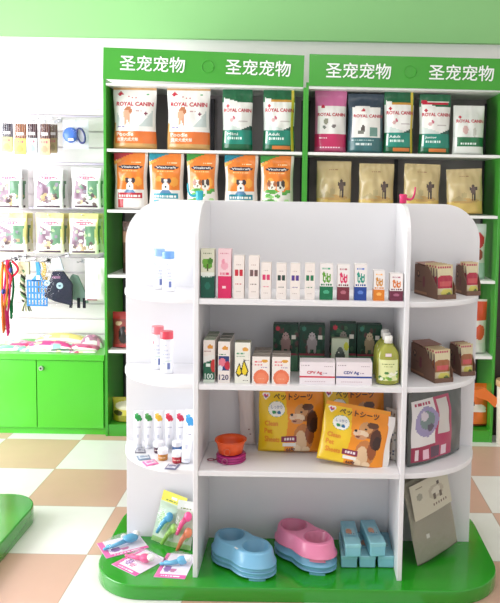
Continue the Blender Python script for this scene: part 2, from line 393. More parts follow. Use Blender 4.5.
def greenbag(kind, yellow=False, orangeb=False, dog=(190, 90, 110)):
    G = (14, 96, 58); TL = (16, 132, 112)
    L = [('r', 0, .0, 1, .11, G), ('r', 0, .11, 1, .34, TL), ('r', 0, .11, .08, .34, G), ('r', .08, .34, 1, .79, W_), ('r', 0, .34, .07, .79, (200, 206, 200)), ('r', 0, .79, 1, 1, G),
         ('p', [(.08, .34), (.08, .45), (.6, .37), (.7, .34)], (206, 216, 210)), ('p', [(.05, .79), (.05, .86), (.55, .80)], W_), ('p', [(.62, .34), (1, .34), (1, .42)], (24, 80, 70)),
         ('e', .40, .53, .05, .03, dog), ('e', .33, .50, .07, .025, (214, 170, 170)), ('r', .55, .47, .85, .48, (200, 190, 190)), ('r', .09, .13, .14, .32, (230, 240, 236))]+crest(.2, .72, .8)
    if yellow: L += [('r', .90, .0, .97, 1, (214, 190, 60)), ('r', .25, .79, .9, .83, (206, 150, 60))]
    if orangeb: L += [('r', .3, .03, .85, .09, (214, 120, 50))]
    t = [('ROYAL CANIN', .52, .655, .88, .055, RED, .0009), (kind, .36, .275, .36, .042, (235, 245, 240), .0005)]
    L += [('t', .2, .18, .68, .22, (225, 240, 235), 7)]
    return L, t
L, t = greenbag('Mini'); food(221.5, 252, 88.5, 151.5, SH[0], 'dark green and white dog food bag without a yellow stripe beside the orange banded bags', L, W_, t, GR1, 3, back=(14, 96, 58))
L, t = greenbag('Adult', True, True); food(262.7, 294.7, 88, 152.5, SH[0], 'dark green dog food bag with yellow side stripe, last on the left unit top shelf', L, W_, t, GR1, 4, back=(14, 96, 58))
PK = (214, 128, 170)
L = [('r', 0, .76, 1, 1, (206, 112, 160)), ('r', 0, .1, 1, .31, (200, 40, 96)), ('r', 0, 0, 1, .1, (190, 80, 120)), ('r', 0, .31, .09, .76, PK), ('e', .35, .50, .08, .05, (150, 150, 130)), ('e', .60, .43, .06, .03, (120, 110, 110)), ('e', .30, .41, .05, .03, (120, 130, 120)),
     ('t', .15, .22, .4, .25, (245, 220, 230), 5), ('t', .18, .07, .82, .1, (245, 220, 230), 8)]+crest(.25, .73, .9)
food(314.7, 346.8, 90, 154, SH[0], 'pink and white pet food bag on top wall shelf', L, W_, [('ROYAL CANIN', .52, .61, .84, .05, RED, .0009), ('34', .25, .24, .01, .01, W_)][:1], GR1, 5, back=PK)
SL = (52, 78, 92)
L = [('r', 0, .76, 1, 1, (44, 62, 78)), ('r', 0, 0, 1, .26, (56, 108, 112)), ('r', 0, .2, .10, .76, SL), ('r', .92, .2, 1, .76, (70, 90, 100)), ('r', .62, .29, .84, .43, (110, 150, 140)), ('e', .42, .40, .05, .08, (80, 70, 66)), ('e', .36, .35, .09, .035, (120, 120, 110)),
     ('p', [(.1, .76), (.3, .80), (.95, .76)], W_), ('t', .22, .13, .7, .17, (225, 235, 235), 7), ('t', .12, .21, .75, .23, (180, 206, 206), 10)]+crest(.42, .71, .9)
food(348, 384, 93, 154.8, SH[0], 'slate blue and white pet food bag between the pink and green bags', L, W_, [('ROYAL CANIN', .56, .62, .80, .05, RED, .0009)], GR1, 6, back=SL)
L, t = greenbag('Adult', True, True); food(384.5, 414.5, 91, 155, SH[0], 'dark green dog food bag with yellow stripe right of the slate blue bag', L, W_, t, GR1, 7, back=(14, 96, 58))
L, t = greenbag('Junior', False, True); L += [('r', .12, .82, .92, .86, RED), ('r', .08, .86, .95, .89, (220, 220, 210)), ('e', .15, .87, .1, .04, RED)]
food(420, 451.5, 93.5, 156.5, SH[0], 'dark green dog food bag with red ribbon across its top edge', L, W_, t, GR1, 8, back=(14, 96, 58))
L = [('r', 0, .17, 1, .36, (30, 110, 66)), ('r', .0, .17, .1, .36, W_), ('e', .37, .50, .09, .09, (206, 170, 165)), ('e', .66, .45, .06, .1, (190, 190, 180)), ('t', .22, .2, .75, .24, (230, 240, 235), 7)]+crest(.2, .76, .9)
food(454, 485.5, 105, 157.5, SH[0], 'small white pet food bag with green band, rightmost on top wall shelf', L, (222, 224, 218), [('ROYAL CANIN', .52, .68, .86, .062, RED, .0008), ('Babydog', .38, .30, .4, .04, W_)][:1], GR1, 9, t=.08)
# orange treat-food bags on second shelf
def vita(lab, green=False):
    L = [('r', 0, .36, 1, 1, (232, 128, 40)), ('r', .0, .0, .08, 1, (226, 214, 206)), ('r', .93, .0, 1, 1, (222, 210, 202)), ('p', [(.0, 1), (.0, .86), (.45, .97), (.6, 1)], lab), ('p', [(.0, .86), (.0, .78), (.3, .90)], (240, 170, 70)),
         ('e', .5, .755, .36, .042, (40, 24, 40)), ('t', .25, .675, .75, .70, (246, 190, 120), 7), ('t', .52, .83, .82, .855, (246, 216, 170), 5), ('e', .3, .55, .1, .05, (240, 170, 80)), ('e', .75, .5, .12, .08, (236, 160, 60))]
    if green:
        L += [('e', .34, .46, .13, .09, (236, 228, 214)), ('e', .26, .50, .06, .06, (150, 90, 56)), ('e', .44, .50, .05, .05, (160, 96, 60)), ('e', .35, .44, .03, .018, (60, 40, 40)), ('e', .62, .45, .13, .09, (232, 226, 216)), ('e', .70, .50, .06, .06, (70, 56, 56)), ('e', .54, .50, .05, .05, (90, 70, 66)), ('e', .61, .43, .03, .018, (50, 40, 40))]
        rq = random.Random(4)
        for k in range(26): L.append(('e', rq.uniform(.12, .92), rq.uniform(.1, .38)*(1 if k % 3 else .8), .09, .03, rq.choice([(110, 186, 90), (150, 210, 130), (90, 164, 70), (176, 222, 150)])))
        L += [('r', .15, .05, .85, .17, (100, 190, 60)), ('t', .2, .09, .8, .13, (236, 250, 230), 8)]
    else:
        L += [('e', .5, .38, .12, .12, (236, 234, 232)), ('e', .42, .52, .07, .05, (60, 50, 60)), ('e', .60, .52, .07, .045, (60, 50, 60)), ('e', .50, .50, .06, .05, (240, 236, 232)), ('e', .50, .42, .03, .02, (30, 26, 30)), ('e', .45, .49, .012, .012, (20, 20, 20)), ('e', .55, .49, .012, .012, (20, 20, 20)), ('p', [(.3, .28), (.4, .36), (.6, .36), (.7, .28)], (90, 130, 170)),
              ('r', .14, .20, .86, .30, lab), ('t', .18, .23, .82, .27, (245, 240, 236), 9), ('r', .14, .04, .30, .18, lab), ('r', .34, .05, .82, .16, (240, 236, 232))]
    return L, [('Vitakraft', .5, .755, .56, .034, (240, 240, 240), .0005)]
GR2 = 'orange dog food bags on the second wall shelf'
for i, (x0, x1, yt, lab, gr, txt) in enumerate([(112.8, 146.6, 152.8, (190, 34, 50), False, 'orange dog food bag with a red label, leftmost of the orange bags'), (148, 183, 153.4, (24, 140, 160), False, 'orange dog food bag with a teal label, second of the orange bags from the left'),
        (186, 217.5, 153.8, (60, 150, 60), True, 'orange dog food bag with green bottom, behind the teal hooked toy'), (224, 257.5, 155, (20, 130, 150), False, 'orange dog food bag with a teal label between two green-bottomed orange bags'), (260, 293.5, 155.6, (60, 150, 60), True, 'orange dog food bag with green bottom, rightmost of the orange bags')]):
    L, t = vita(lab, gr); food(x0, x1, yt, 212, SH[1], txt, L, (232, 226, 222), t, GR2, 20+i, t=.07, pinch=.05)
KR = (196, 176, 128)
GR3 = 'kraft coloured bags on the second wall shelf'
for i, (x0, x1, yt, tl, txt) in enumerate([(316.6, 351.4, 161, 0, 'kraft coloured food bag, leftmost of the four kraft bags'), (359.5, 394.3, 163.5, 0, 'kraft coloured food bag, second from left among the kraft bags'), (404, 440, 164.5, .02, 'kraft coloured food bag behind the pink hooked toy'), (449, 485, 169.5, -.05, 'short creased kraft coloured bag, rightmost of the four kraft bags')]):
    L = [('r', 0, 0, 1, .28, (206, 176, 96)), ('e', .5, .3, .4, .05, (186, 150, 90)), ('e', .46, .42, .08, .06, (176, 160, 116)), ('r', .12, .84, .24, .855, (110, 90, 60)), ('t', .36, .82, .62, .84, (150, 110, 80), 5),
         ('r', .655, .30, .69, .48, (66, 54, 50)), ('r', .73, .30, .765, .48, (66, 54, 50)), ('e', .71, .53, .075, .09, (96, 78, 72)), ('e', .71, .63, .03, .03, (70, 56, 50)), ('r', .60, .52, .63, .60, (70, 56, 50)), ('r', .79, .52, .82, .60, (70, 56, 50)), ('p', [(.05, .3), (.3, .42), (.55, .3)], (176, 158, 112))]
    o = food(x0, x1, yt, 213, SH[1], txt, L, KR, [], GR3, 30+i, t=.08, pinch=.01, wr=.005); o.rotation_euler = (0, tl, 0)
    if tl: o.location.z += .004
# goods on the lower wall shelves, half hidden by the gondola
def low(name, x0, x1, yt, yb, z, label, layers, base, seed, cat='bag', rot=(0, 0, 0), Y=4.26, t=.08, texts=()):
    xc, w, zt = bb(x0, x1, yt, yb, Y); o = bag(name, w, zt-z, t, layers, base, texts, seed=seed); o.location = (xc, Y+t/2, z+.0005); o.rotation_euler = rot; return tag(o, label, cat)
low('pet_food_bag', 121, 152, 222, 276, SH[2], 'dark brown bag edge showing on the third shelf left of the gondola', [('r', 0, .6, 1, .8, (170, 130, 110)), ('r', 0, 0, 1, .2, (60, 40, 36))], (96, 66, 58), 40)
low('pet_food_bag', 111, 146, 313, 351.5, SH[3], 'red and brown bag with dark animal picture left of the gondola', [('r', 0, .8, 1, 1, (190, 50, 50)), ('e', .35, .38, .16, .24, (40, 30, 34)), ('r', 0, 0, 1, .12, (190, 60, 60)), ('e', .2, .7, .1, .06, (220, 190, 150)), ('e', .6, .5, .2, .2, (200, 100, 80))], (150, 60, 56), 41)
low('treat_bag', 110, 146, 400, 424, .072, 'crumpled yellow-green bag on the bottom left shelf by the floor', [('e', .4, .7, .3, .16, (226, 222, 196)), ('r', 0, 0, 1, .3, (150, 150, 30)), ('e', .2, .4, .14, .12, (60, 56, 20))], (198, 190, 70), 42, Y=4.25, t=.12)
rb = [('r', 0, .8, 1, 1, (206, 216, 210)), ('e', .7, .7, .25, .16, (196, 40, 50)), ('e', .8, .45, .12, .1, (150, 60, 50)), ('r', 0, 0, 1, .3, (170, 200, 186))]
low('pet_food_bag', 452, 487, 224, 281.5, SH[2], 'white and red bag on the third shelf behind the gondola right end', rb, (214, 214, 208), 43)
rb = [('r', 0, .62, 1, .95, (216, 76, 40)), ('e', .8, .4, .15, .14, (224, 90, 60)), ('r', 0, .0, 1, .2, (214, 214, 206))]
low('pet_food_bag', 452, 488, 300, 357, SH[3], 'orange-red and white bag on the fourth shelf behind the gondola right end', rb, (226, 218, 212), 44)
ob = [('e', .5, .45, .3, .1, (236, 226, 216)), ('e', .3, .55, .12, .1, (60, 44, 60)), ('r', .3, .35, .8, .42, (240, 232, 226)), ('r', 0, 0, 1, .08, (120, 40, 20))]
xc, w, zt = bb(461, 493, 392, 437, 4.27)
o = bag('pet_food_bag', w, .26, .11, ob, (226, 112, 36), seed=45); o.location = (xc, 4.33, .0735); tag(o, 'orange crinkled bag on the bottom shelf at the right of the gondola', 'bag')
fl = MB().prism([(-.10, .235), (.02, .27), (.12, .19), (.135, .165), (.085, .15), (.04, .19)], .012, (228, 116, 40), 'y', -.138)
fl.prism([(.105, .198), (.14, .182), (.128, .145), (.09, .155)], .013, (238, 230, 222), 'y', -.1385); fl.build('folded_flap', FILM, o)
# ------------------------------------------------------------------ slatwall goods
def hang_bag(x0, x1, yt, yb, Y, name, label, layers, base, grp, seed, n=3, dy=.035, dups=()):
    xc, w, zt = bb(x0, x1, yt, yb, Y); zb = atY((x0+x1)/2, yb, Y)[1]
    o = bag(name, w, zt-zb, .028, layers, base, seed=seed, seal=.08, nu=30, nv=40, wr=.002)
    o.location = (xc, Y+.015, zb); tag(o, label, 'bag', grp)
    for k in range(1, n):
        c = copy_tree(o); c.location = (xc+.006*k*(-1)**k, Y+.015+dy*k, zb); c.rotation_euler = (0, 0, .03*(-1)**k)
        c['label'] = dups[0]
    hook(xc, zt-.012, 4.63-Y+.015)
    return o
def treat(topc, seed, warm=0):
    rn = random.Random(seed); L = [('p', [(0, 1), (.1, .6), (0, .2)], topc), ('p', [(1, 1), (.88, .5), (1, .2)], topc), ('r', 0, .88, 1, 1, topc)]
    L += [('p', [(.15, .7), (.05, .25), (.5, .12), (.55, .55)], (128, 96, 118)), ('p', [(.55, .7), (.92, .7), (.9, .25), (.6, .2)], (104, 146, 116)), ('t', .30, .815, .70, .845, (206, 110, 140), 7), ('e', .5, .76, .34, .035, (206, 96, 130)), ('t', .24, .745, .78, .775, (240, 214, 224), 6)]
    for k in range(16): L.append(('e', rn.uniform(.2, .8), rn.uniform(.1, .34), .075, .045, rn.choice([(226, 222, 220), (176, 150, 120), (236, 234, 234), (196, 170, 130), (90, 70, 80), (110, 90, 90)])))
    for k in range(8): L.append(('e', rn.uniform(.18, .82), rn.uniform(.38, .62), .06, .04, rn.choice([(150, 140, 160), (170, 190, 150), (220, 210, 216), (96, 130, 110)])))
    L += [('r', .1, .03, .9, .07, (80, 60, 76))]
    return L
gw = 'white treat bags on the upper slatwall hooks'; gy = 'yellow-topped treat bags on the slatwall hooks'
dw = ['white treat bag hanging behind another on the {} upper slatwall hook', 'yellow-topped treat bag hanging behind another on the {} lower slatwall hook']
pos = ['left', 'middle', 'right']
for i, (a, b_) in enumerate(((-6, 21), (33, 62), (71, 100))):
    hang_bag(a, b_, 168, 208.5, 4.45, 'treat_bag', 'white treat bag in front on the %s upper slatwall hook' % pos[i], treat((240, 238, 242), 50+i), (238, 234, 238), gw, 50+i, dups=[dw[0].format(pos[i])])
for i, (a, b_) in enumerate(((-5, 26), (35, 63), (68.5, 97.5))):
    hang_bag(a, b_, 213+.3*i, 253+.5*i, 4.45, 'treat_bag', 'yellow-topped treat bag in front on the %s lower slatwall hook' % pos[i], treat((222, 212, 140), 60+i), (240, 234, 216), gy, 60+i, dups=[dw[1].format(pos[i])])
def stick_pack(x0, x1, yt, yb, Y, cols, lab, label):
    xc, w, zt = bb(x0, x1, yt, yb, Y); zb = atY((x0+x1)/2, yb, Y)[1]; h = zt-zb
    r = tag(empty('chew_stick_pack', (xc, Y, zb)), label, 'treat pack', 'chew stick packs on the slatwall')
    n = 5
    for k in range(n):
        x = -w*.38+w*.76*k/(n-1); MB().tube([(x, .012+.004*(k % 2), .01), (x*1.02, .012, h*.5), (x*.98, .014, h*.80)], w*.085, cols[k % len(cols)], 8).build('chew_stick', CLOTH, r)
    lb = paint([('e', .5, .35, .3, .2, tuple(int(c*.85) for c in lab)), ('t', .2, .75, .8, .85, (190, 100, 120), 4)], lab)
    MB().grid(lambda a, b_: ((a-.5)*w, -.002-.004*math.sin(PI*a), h*.42*b_), 14, 14, lb).build('label', PAPER, r)
    MB().box(-w*.3, w*.3, .000, .002, h*.50, h*.58, (244, 238, 238)).build('sticker', PAPER, r)
    MB().grid(lambda a, b_: ((a-.5)*w, -.001-.008*math.sin(PI*a)*math.sin(PI*b_), h*.42+h*.58*b_), 8, 8, lambda a, b_: W_).grid(lambda a, b_: ((.5-a)*w, .022+.008*math.sin(PI*a)*math.sin(PI*b_), h*b_), 8, 8, lambda a, b_: W_).build('clear_bag', CLEAR, r)
    MB().box(-w/2, w/2, .009, .011, h*.9, h*1.0, (240, 236, 240)).build('header_strip', PAPER, r)
    hook(xc, zt-.006, 4.63-Y-.002); return r
stick_pack(1, 12.5, 116, 152, 4.42, [(110, 106, 120), (90, 80, 92)], (224, 220, 140), 'chew pack of grey sticks with pale yellow label, leftmost on the top slatwall row')
stick_pack(14, 26, 116, 154.5, 4.42, [(176, 116, 84), (190, 130, 96)], (216, 196, 110), 'chew pack of tan sticks with golden label on the top slatwall row')
stick_pack(26.5, 37, 116, 154, 4.42, [(86, 60, 70), (120, 90, 96)], (196, 216, 222), 'chew pack of dark sticks with pale blue label on the top slatwall row')
stick_pack(39, 50, 116, 155, 4.42, [(120, 84, 84), (146, 106, 96)], (232, 186, 150), 'chew pack of brown sticks with peach label on the top slatwall row')
stick_pack(49, 57, 117, 153, 4.50, [(120, 96, 84), (136, 116, 96)], (176, 156, 120), 'narrow chew pack of brown sticks with olive label, rightmost of the chew packs')
# retractable leash on a card
Y = 4.47; xc, w, zt = bb(62, 88, 120, 149, Y); zb = atY(75, 149, Y)[1]; h = zt-zb
r = tag(empty('retractable_leash', (xc, Y, zb)), 'blue retractable dog leash in a clear blister pack on the slatwall', 'leash')
MB().box(-w/2, w/2, .012, .014, 0, h, (228, 227, 238)).build('backing_card', PAPER, r)
MB().ell((-w*.17, -.004, h*.48), (w*.29, .018, h*.27), (70, 116, 214), 22, 12).build('leash_housing', PLAS, r)
MB().tube([(w*.24+w*.16*math.cos(a*PI/12)*1, -.006, h*.46+h*.24*math.sin(a*PI/12)-.1*w*math.cos(a*PI/12)) for a in range(25)], .006, (46, 56, 130), 8).build('grip_handle', PLAS, r)
MB().box(-w*.22, -w*.02, -.024, -.021, h*.27, h*.36, (240, 240, 244)).build('sticker', PAPER, r)
MB().grid(lambda a, b_: ((a-.5)*w, -.03*(math.sin(PI*a)*math.sin(PI*b_))**.3+.011, h*b_), 10, 10, lambda a, b_: W_).build('blister', CLEAR, r)
hook(xc, zt-.005, 4.63-Y-.01)
# leashes at the left
def strand(x, z0, z1, Y, col, wv, rad=.005, ph=0, loopw=.02):
    mb = MB(); n = 22; P = []
    for k in range(n+1): q = k/n; P.append((x-loopw*math.sin(PI*min(1, q*1.4))*.6+wv*math.sin(6*q+ph), Y+.004*math.sin(5*q), z0+(z1-z0)*q))
    for k in range(1, n): q = 1-k/n; P.append((x+loopw*math.sin(PI*min(1, q*1.4))+wv*math.sin(6*q+ph+1), Y+.012, z0+(z1-z0)*q))
    return mb.tube(P, rad, col, 8)
for i, (px, yt, yb, col, Yq, lab) in enumerate([(2.5, 262, 332, (226, 110, 60), 4.44, 'orange nylon pet leash hanging at the far left of the slatwall'), (6, 260, 335, (222, 60, 130), 4.47, 'long bright pink nylon pet leash hanging on the slatwall'), (9.5, 262, 318, (40, 130, 80), 4.50, 'green nylon pet leash hanging beside the pink leash'), (3, 261, 328, (220, 200, 70), 4.53, 'yellow nylon pet leash hanging behind the pink leash'), (10.5, 260, 284, (214, 46, 70), 4.41, 'short red looped pet collar hanging in front of the leashes')]):
    x, zt = atY(px, yt, Yq); zb = atY(px, yb, Yq)[1]
    r = tag(empty('pet_leash', (x, Yq, zt)), lab, 'leash', 'leashes hanging on the slatwall')
    strand(0, 0, zb-zt, 0, col, .006, .007, i, .022 if i < 4 else .035).build('strap', CLOTH, r)
    MB().ell((0, .0, -.42*(zt-zb)), (.012, .012, .018), (30, 60, 140) if i != 2 else (20, 20, 20), 10, 6).build('buckle', PLAS, r)
    MB().tube([(.008*math.cos(a*PI/6), 0, .008*math.sin(a*PI/6)-.004) for a in range(13)], .0018, (190, 190, 196), 6).build('ring', METAL, r)
    hook(x, zt+.002, 4.63-Yq-.0)
# braided rope toy
x, zt = atY(24, 261, 4.46); zb = atY(24, 311, 4.46)[1]; r = tag(empty('rope_toy', (x, 4.46, zt)), 'black and cream braided rope toy hanging left of the blue scoop', 'toy')
L_ = zt-zb
for k, c in enumerate(((60, 66, 56), (226, 216, 190), (120, 150, 110))):
    MB().tube([(.010*math.cos(q*.9+k*2.09)+(-.012*math.sin(q*.12)), .010*math.sin(q*.9+k*2.09), -L_*.18-L_*.62*q/26) for q in range(27)], .008, c, 8).build('rope_strand', CLOTH, r)
MB().box(-.034, .034, -.012, .012, -L_*.26, -L_*.02, (222, 208, 170)).build('card_header', PAPER, r)
tz = MB()
for k in range(9): a = k*.7; tz.tube([(.01, 0, -L_*.78), (.01+.02*math.cos(a), .012*math.sin(a), -L_*.9), (.012+.03*math.cos(a), .018*math.sin(a), -L_)], .003, (200, 196, 160) if k % 2 else (90, 110, 80), 6)
tz.build('frayed_end', CLOTH, r); hook(x, zt-.01, .14)
# blue scoop
x, zt = atY(36.5, 262, 4.45); zb = atY(36.5, 306, 4.45)[1]; s = (zt-zb); r = tag(empty('litter_scoop', (x, 4.45, zb)), 'blue slotted plastic litter scoop hanging on the slatwall', 'scoop')
mb = MB(); hw = .062
for k in range(7): a = -hw+k*(2*hw/6.0)*.96; mb.box(a, a+.010, -.004, .002, 0, s*.58, (30, 130, 206))
for zz_ in (0, .14, .28, .42, .56): mb.box(-hw, hw-.004, -.006, .003, s*zz_, s*zz_+.010, (24, 120, 200))
mb.build('slotted_blade', PLAS, r)
MB().prism([(-hw*.6, s*.57), (hw*.7, s*.57), (hw*.40, s*.72), (hw*.42, s*.88), (hw*.25, s), (-.005, s), (-.002, s*.86), (-.0, s*.72)], .012, (40, 140, 210), 'y', -.006).build('handle', PLAS, r, bevel=.002)
MB().box(.0, .022, -.008, -.006, s*.60, s*.70, (220, 220, 236)).build('sticker', PAPER, r); hook(x+.012, zt-.006, .17)
x, zt = atY(42.5, 262, 4.52); r = tag(empty('litter_scoop', (x, 4.52, zt-.14)), 'yellow plastic scoop mostly hidden behind the blue scoop', 'scoop')
MB().prism([(-.02, .04), (.012, .04), (.022, .08), (.020, .12), (.008, .14), (-.01, .135), (.003, .10)], .010, (226, 180, 50), 'y', 0).build('handle', PLAS, r, bevel=.002)
MB().box(-.04, .03, 0, .006, -.06, .045, (216, 168, 60)).build('blade', PLAS, r); hook(x+.0, zt-.002, .105)
# dark dog vest in a clear bag
Y = 4.44; x0, z1 = atY(43, 256, Y); x1, z0 = atY(72, 307, Y); W2 = x1-x0; H2 = z1-z0
r = tag(empty('dog_vest', ((x0+x1)/2, Y, z0)), 'dark navy dog vest with pale round patches in a clear bag on the slatwall', 'pet clothing')
P = [(-W2*.5, H2*.20), (-W2*.18, H2*.70), (W2*.20, H2*.70), (W2*.52, H2*.45), (W2*.50, H2*.02), (-W2*.1, H2*.10)]
MB().prism(P, .02, (42, 44, 66), 'y', 0).build('vest_body', CLOTH, r, bevel=.006)
MB().prism([(-W2*.28, H2*.72), (-W2*.2, H2*.95), (W2*.1, H2*.97), (W2*.24, H2*.72)], .015, (214, 216, 232), 'y', .002).build('collar_lining', CLOTH, r, bevel=.005)
for cx, cz, rr in ((W2*.08, H2*.42, .021), (-W2*.36, H2*.47, .018)):
    mb = MB().tube([(cx, -.004, cz), (cx, .002, cz)], rr, (190, 220, 230), 20); mb.tube([(cx, -.006, cz), (cx, -.003, cz)], rr*.35, (90, 120, 140), 12); mb.build('round_patch', CLOTH, r)
MB().box(-W2*.18, W2*.1, -.003, -.001, H2*.56, H2*.61, (150, 110, 140)).build('stitched_strip', CLOTH, r)
MB().grid(lambda a, b_: ((a-.5)*W2*1.15, -.012-.012*math.sin(PI*a)*math.sin(PI*b_), H2*b_), 10, 10, lambda a, b_: W_).build('clear_bag', CLEAR, r); hook((x0+x1)/2, z1-.005, .17)
Y = 4.50; x0, z1 = atY(68, 262, Y); x1, z0 = atY(86, 308, Y); W2 = x1-x0; H2 = z1-z0
r = tag(empty('dog_vest', ((x0+x1)/2, Y, z0)), 'grey-green dog vest with black straps right of the navy vest', 'pet clothing')
MB().prism([(-W2*.6, H2*.22), (-W2*.62, H2*.5), (-W2*.3, H2*.74), (W2*.05, H2*.70), (W2*.5, H2*.30), (W2*.62, H2*.1), (W2*.1, H2*.14)], .02, (140, 166, 160), 'y', 0).build('vest_body', CLOTH, r, bevel=.006)
for a in (-.35, .1, .42): MB().box(W2*a-.01, W2*a+.008, -.006, .0, 0, H2*.22, (46, 44, 56)).build('strap', CLOTH, r)
hook((x0+x1)/2, z1-.004, .12)
Y = 4.47; x0, z1 = atY(84, 258, Y); x1, z0 = atY(105, 301, Y); W2 = x1-x0; H2 = z1-z0
o = bag('pet_garment_pack', W2, H2, .03, [('e', .5, .5, .35, .38, (246, 240, 242)), ('t', .3, .7, .7, .74, (226, 190, 200), 5), ('r', .1, .0, .6, .04, (180, 110, 130))], (236, 224, 230), seed=77, seal=.08); o.location = ((x0+x1)/2, Y+.015, z0)
tag(o, 'white and pale pink garment pack hanging rightmost on the slatwall', 'pet clothing'); hook((x0+x1)/2, z1-.006, .155)
# flat packs heaped on the cabinet top
rnd = random.Random(3)
fp = [(10, 4.50, .20, .10, (236, 226, 236), 'white flat pack at the far left of the heap on the green cabinet'), (26, 4.40, .22, .13, (216, 60, 130), 'pink flat pack near the left of the heap on the green cabinet'),
      (62, 4.52, .34, .09, (232, 216, 130), 'long pale yellow flat pack at the back of the heap on the green cabinet'), (52, 4.36, .30, .12, (220, 70, 140), 'wide magenta flat pack in the middle of the heap on the green cabinet'),
      (78, 4.36, .26, .11, (226, 96, 150), 'pink striped flat pack right of the middle on the green cabinet'), (14, 4.34, .20, .12, (120, 200, 180), 'mint green flat pack at the front left of the green cabinet top'),
      (66, 4.29, .20, .07, (40, 110, 70), 'narrow dark green flat pack at the front edge of the green cabinet top'), (92, 4.44, .14, .12, (176, 120, 150), 'mauve flat pack at the right end of the heap on the green cabinet'),
      (84, 4.28, .15, .06, (206, 226, 196), 'pale green flat pack at the right front of the green cabinet top'), (38, 4.30, .2, .07, (240, 236, 240), 'white flat pack at the front middle of the green cabinet top')]
for i, (px, Y, w, d, col, lab) in enumerate(fp):
    x = atY(px, 348, Y)[0]; hgt = [.025, .03, .065, .05, .03, .02, .014, .075, .012, .014][i]
    rr = random.Random(i); L = [('r', 0, .0, 1, .12, W_)]
    for k in range(9): L.append(('e', rr.random(), rr.random(), .08, .12, rr.choice([W_, (230, 150, 190), (200, 60, 110), (236, 230, 170), (150, 200, 190)])))
    pf = paint(L, col); mb = MB(); ah = hgt
    def fn(a, b_, w=w, d=d, ah=ah): return ((a-.5)*w, (b_-.5)*d, .001+ah*(max(0, math.sin(PI*a)*math.sin(PI*b_)))**.35+.001*math.sin(20*a+14*b_))
    mb.grid(fn, 24, 12, pf); mb.box(-w/2, w/2, -d/2, d/2, 0, .001, col)
    tag(mb.build('flat_pack', FILM, None, (min(x, -1.2-w/2), Y, .5005), (0, 0, [0, .1, 0, -.04, .03, .15, -.05, .2, .1, 0][i])), lab, 'pack', 'flat packs on the green cabinet')
# ------------------------------------------------------------------ gondola shelf 1
def gbox(x0, x1, yt, yb, z, name, label, layers, base, texts, grp, d=.045, Y=2.575, **k):
    xc, w, zt = bb(x0, x1, yt, yb, Y); o = carton(name, w, zt-z-.0025, d, layers, base, texts, **k); o.location = (xc, Y, z+.0003); tag(o, label, 'box', grp); return o
G1 = 'small boxes on the gondola top shelf'
def sidefn(c1, v, c2): return lambda q: c1 if q < v else c2
CR = (238, 228, 222)
gbox(200.8, 214.3, 248.5, 299, ST[0], 'product_box', 'tall box with leaf picture and dark green lower half, leftmost on top gondola shelf', [('r', 0, 0, 1, .46, (14, 84, 66)), ('r', 0, .46, 1, .52, (236, 240, 232)), ('e', .5, .66, .34, .07, (96, 160, 50)), ('e', .35, .74, .25, .07, (110, 170, 60)), ('e', .7, .76, .2, .06, (70, 130, 40)), ('r', .46, .55, .54, .7, (80, 90, 40)), ('t', .15, .90, .85, .92, (130, 140, 110), 5), ('t', .12, .42, .88, .45, (210, 230, 220), 6), ('e', .5, .25, .22, .07, (30, 110, 90))], (222, 222, 200), [], G1, side=sidefn((12, 72, 58), .46, (200, 200, 180)))
gbox(218, 231, 248.5, 299, ST[0], 'product_box', 'tall pink and magenta box second from the left on top gondola shelf', [('r', 0, 0, 1, .44, (216, 40, 98)), ('e', .5, .66, .3, .08, (236, 170, 186)), ('e', .4, .75, .12, .06, (232, 150, 170)), ('t', .15, .48, .85, .52, (216, 60, 110), 6), ('t', .15, .90, .85, .92, (210, 130, 150), 5), ('r', .35, .20, .62, .25, (250, 210, 220)), ('r', 0, 0, .08, .44, (200, 20, 84))], (240, 206, 212), [], G1, side=sidefn((200, 30, 90), .44, (226, 190, 196)))
def plain(c, n=0):
    return [('r', .12, .52, .44, .68, c), ('r', .56, .52, .88, .68, c), ('r', .45, .54, .55, .66, (230, 200, 200)), ('t', .2, .32, .8, .35, c, 6), ('t', .25, .78, .75, .80, (200, 180, 176), 5), ('t', .25, .16, .75, .18, (200, 186, 180), 5)]
for i, (x0, x1, yt, c, lab) in enumerate([(233.6, 244, 255, (196, 36, 56), 'white box with red square marks, third on top gondola shelf'), (248.6, 259, 255.3, (110, 84, 84), 'white box with grey-brown marks, fourth on top gondola shelf'), (261.2, 271, 262.2, (214, 60, 110), 'short white box with pink mark on top gondola shelf'),
        (276.4, 286.2, 263, (40, 70, 60), 'short white box with dark green-black mark on top gondola shelf'), (290.3, 300, 263.2, (86, 60, 140), 'short white box with purple mark on top gondola shelf'), (304.8, 314.8, 263, (30, 120, 80), 'short white box with emerald mark on top gondola shelf')]):
    gbox(x0, x1, yt, 300, ST[0], 'product_box', lab, plain(c), CR, [], G1, d=.04, nu=16, side=lambda q: (222, 208, 200))
def scrawl(c, low, lc):
    return [('r', 0, 0, 1, .38, low), ('r', .08, .38, 1, .46, W_), ('t', .1, .40, .95, .46, low, 5), ('e', .35, .60, .13, .12, c), ('e', .30, .72, .1, .07, c), ('r', .5, .50, .6, .76, c), ('e', .68, .58, .14, .1, c), ('r', .75, .55, .84, .72, c), ('e', .36, .60, .05, .05, W_), ('e', .68, .58, .05, .04, W_), ('t', .2, .86, .8, .89, lc, 6), ('e', .5, .22, .25, .05, lc)]
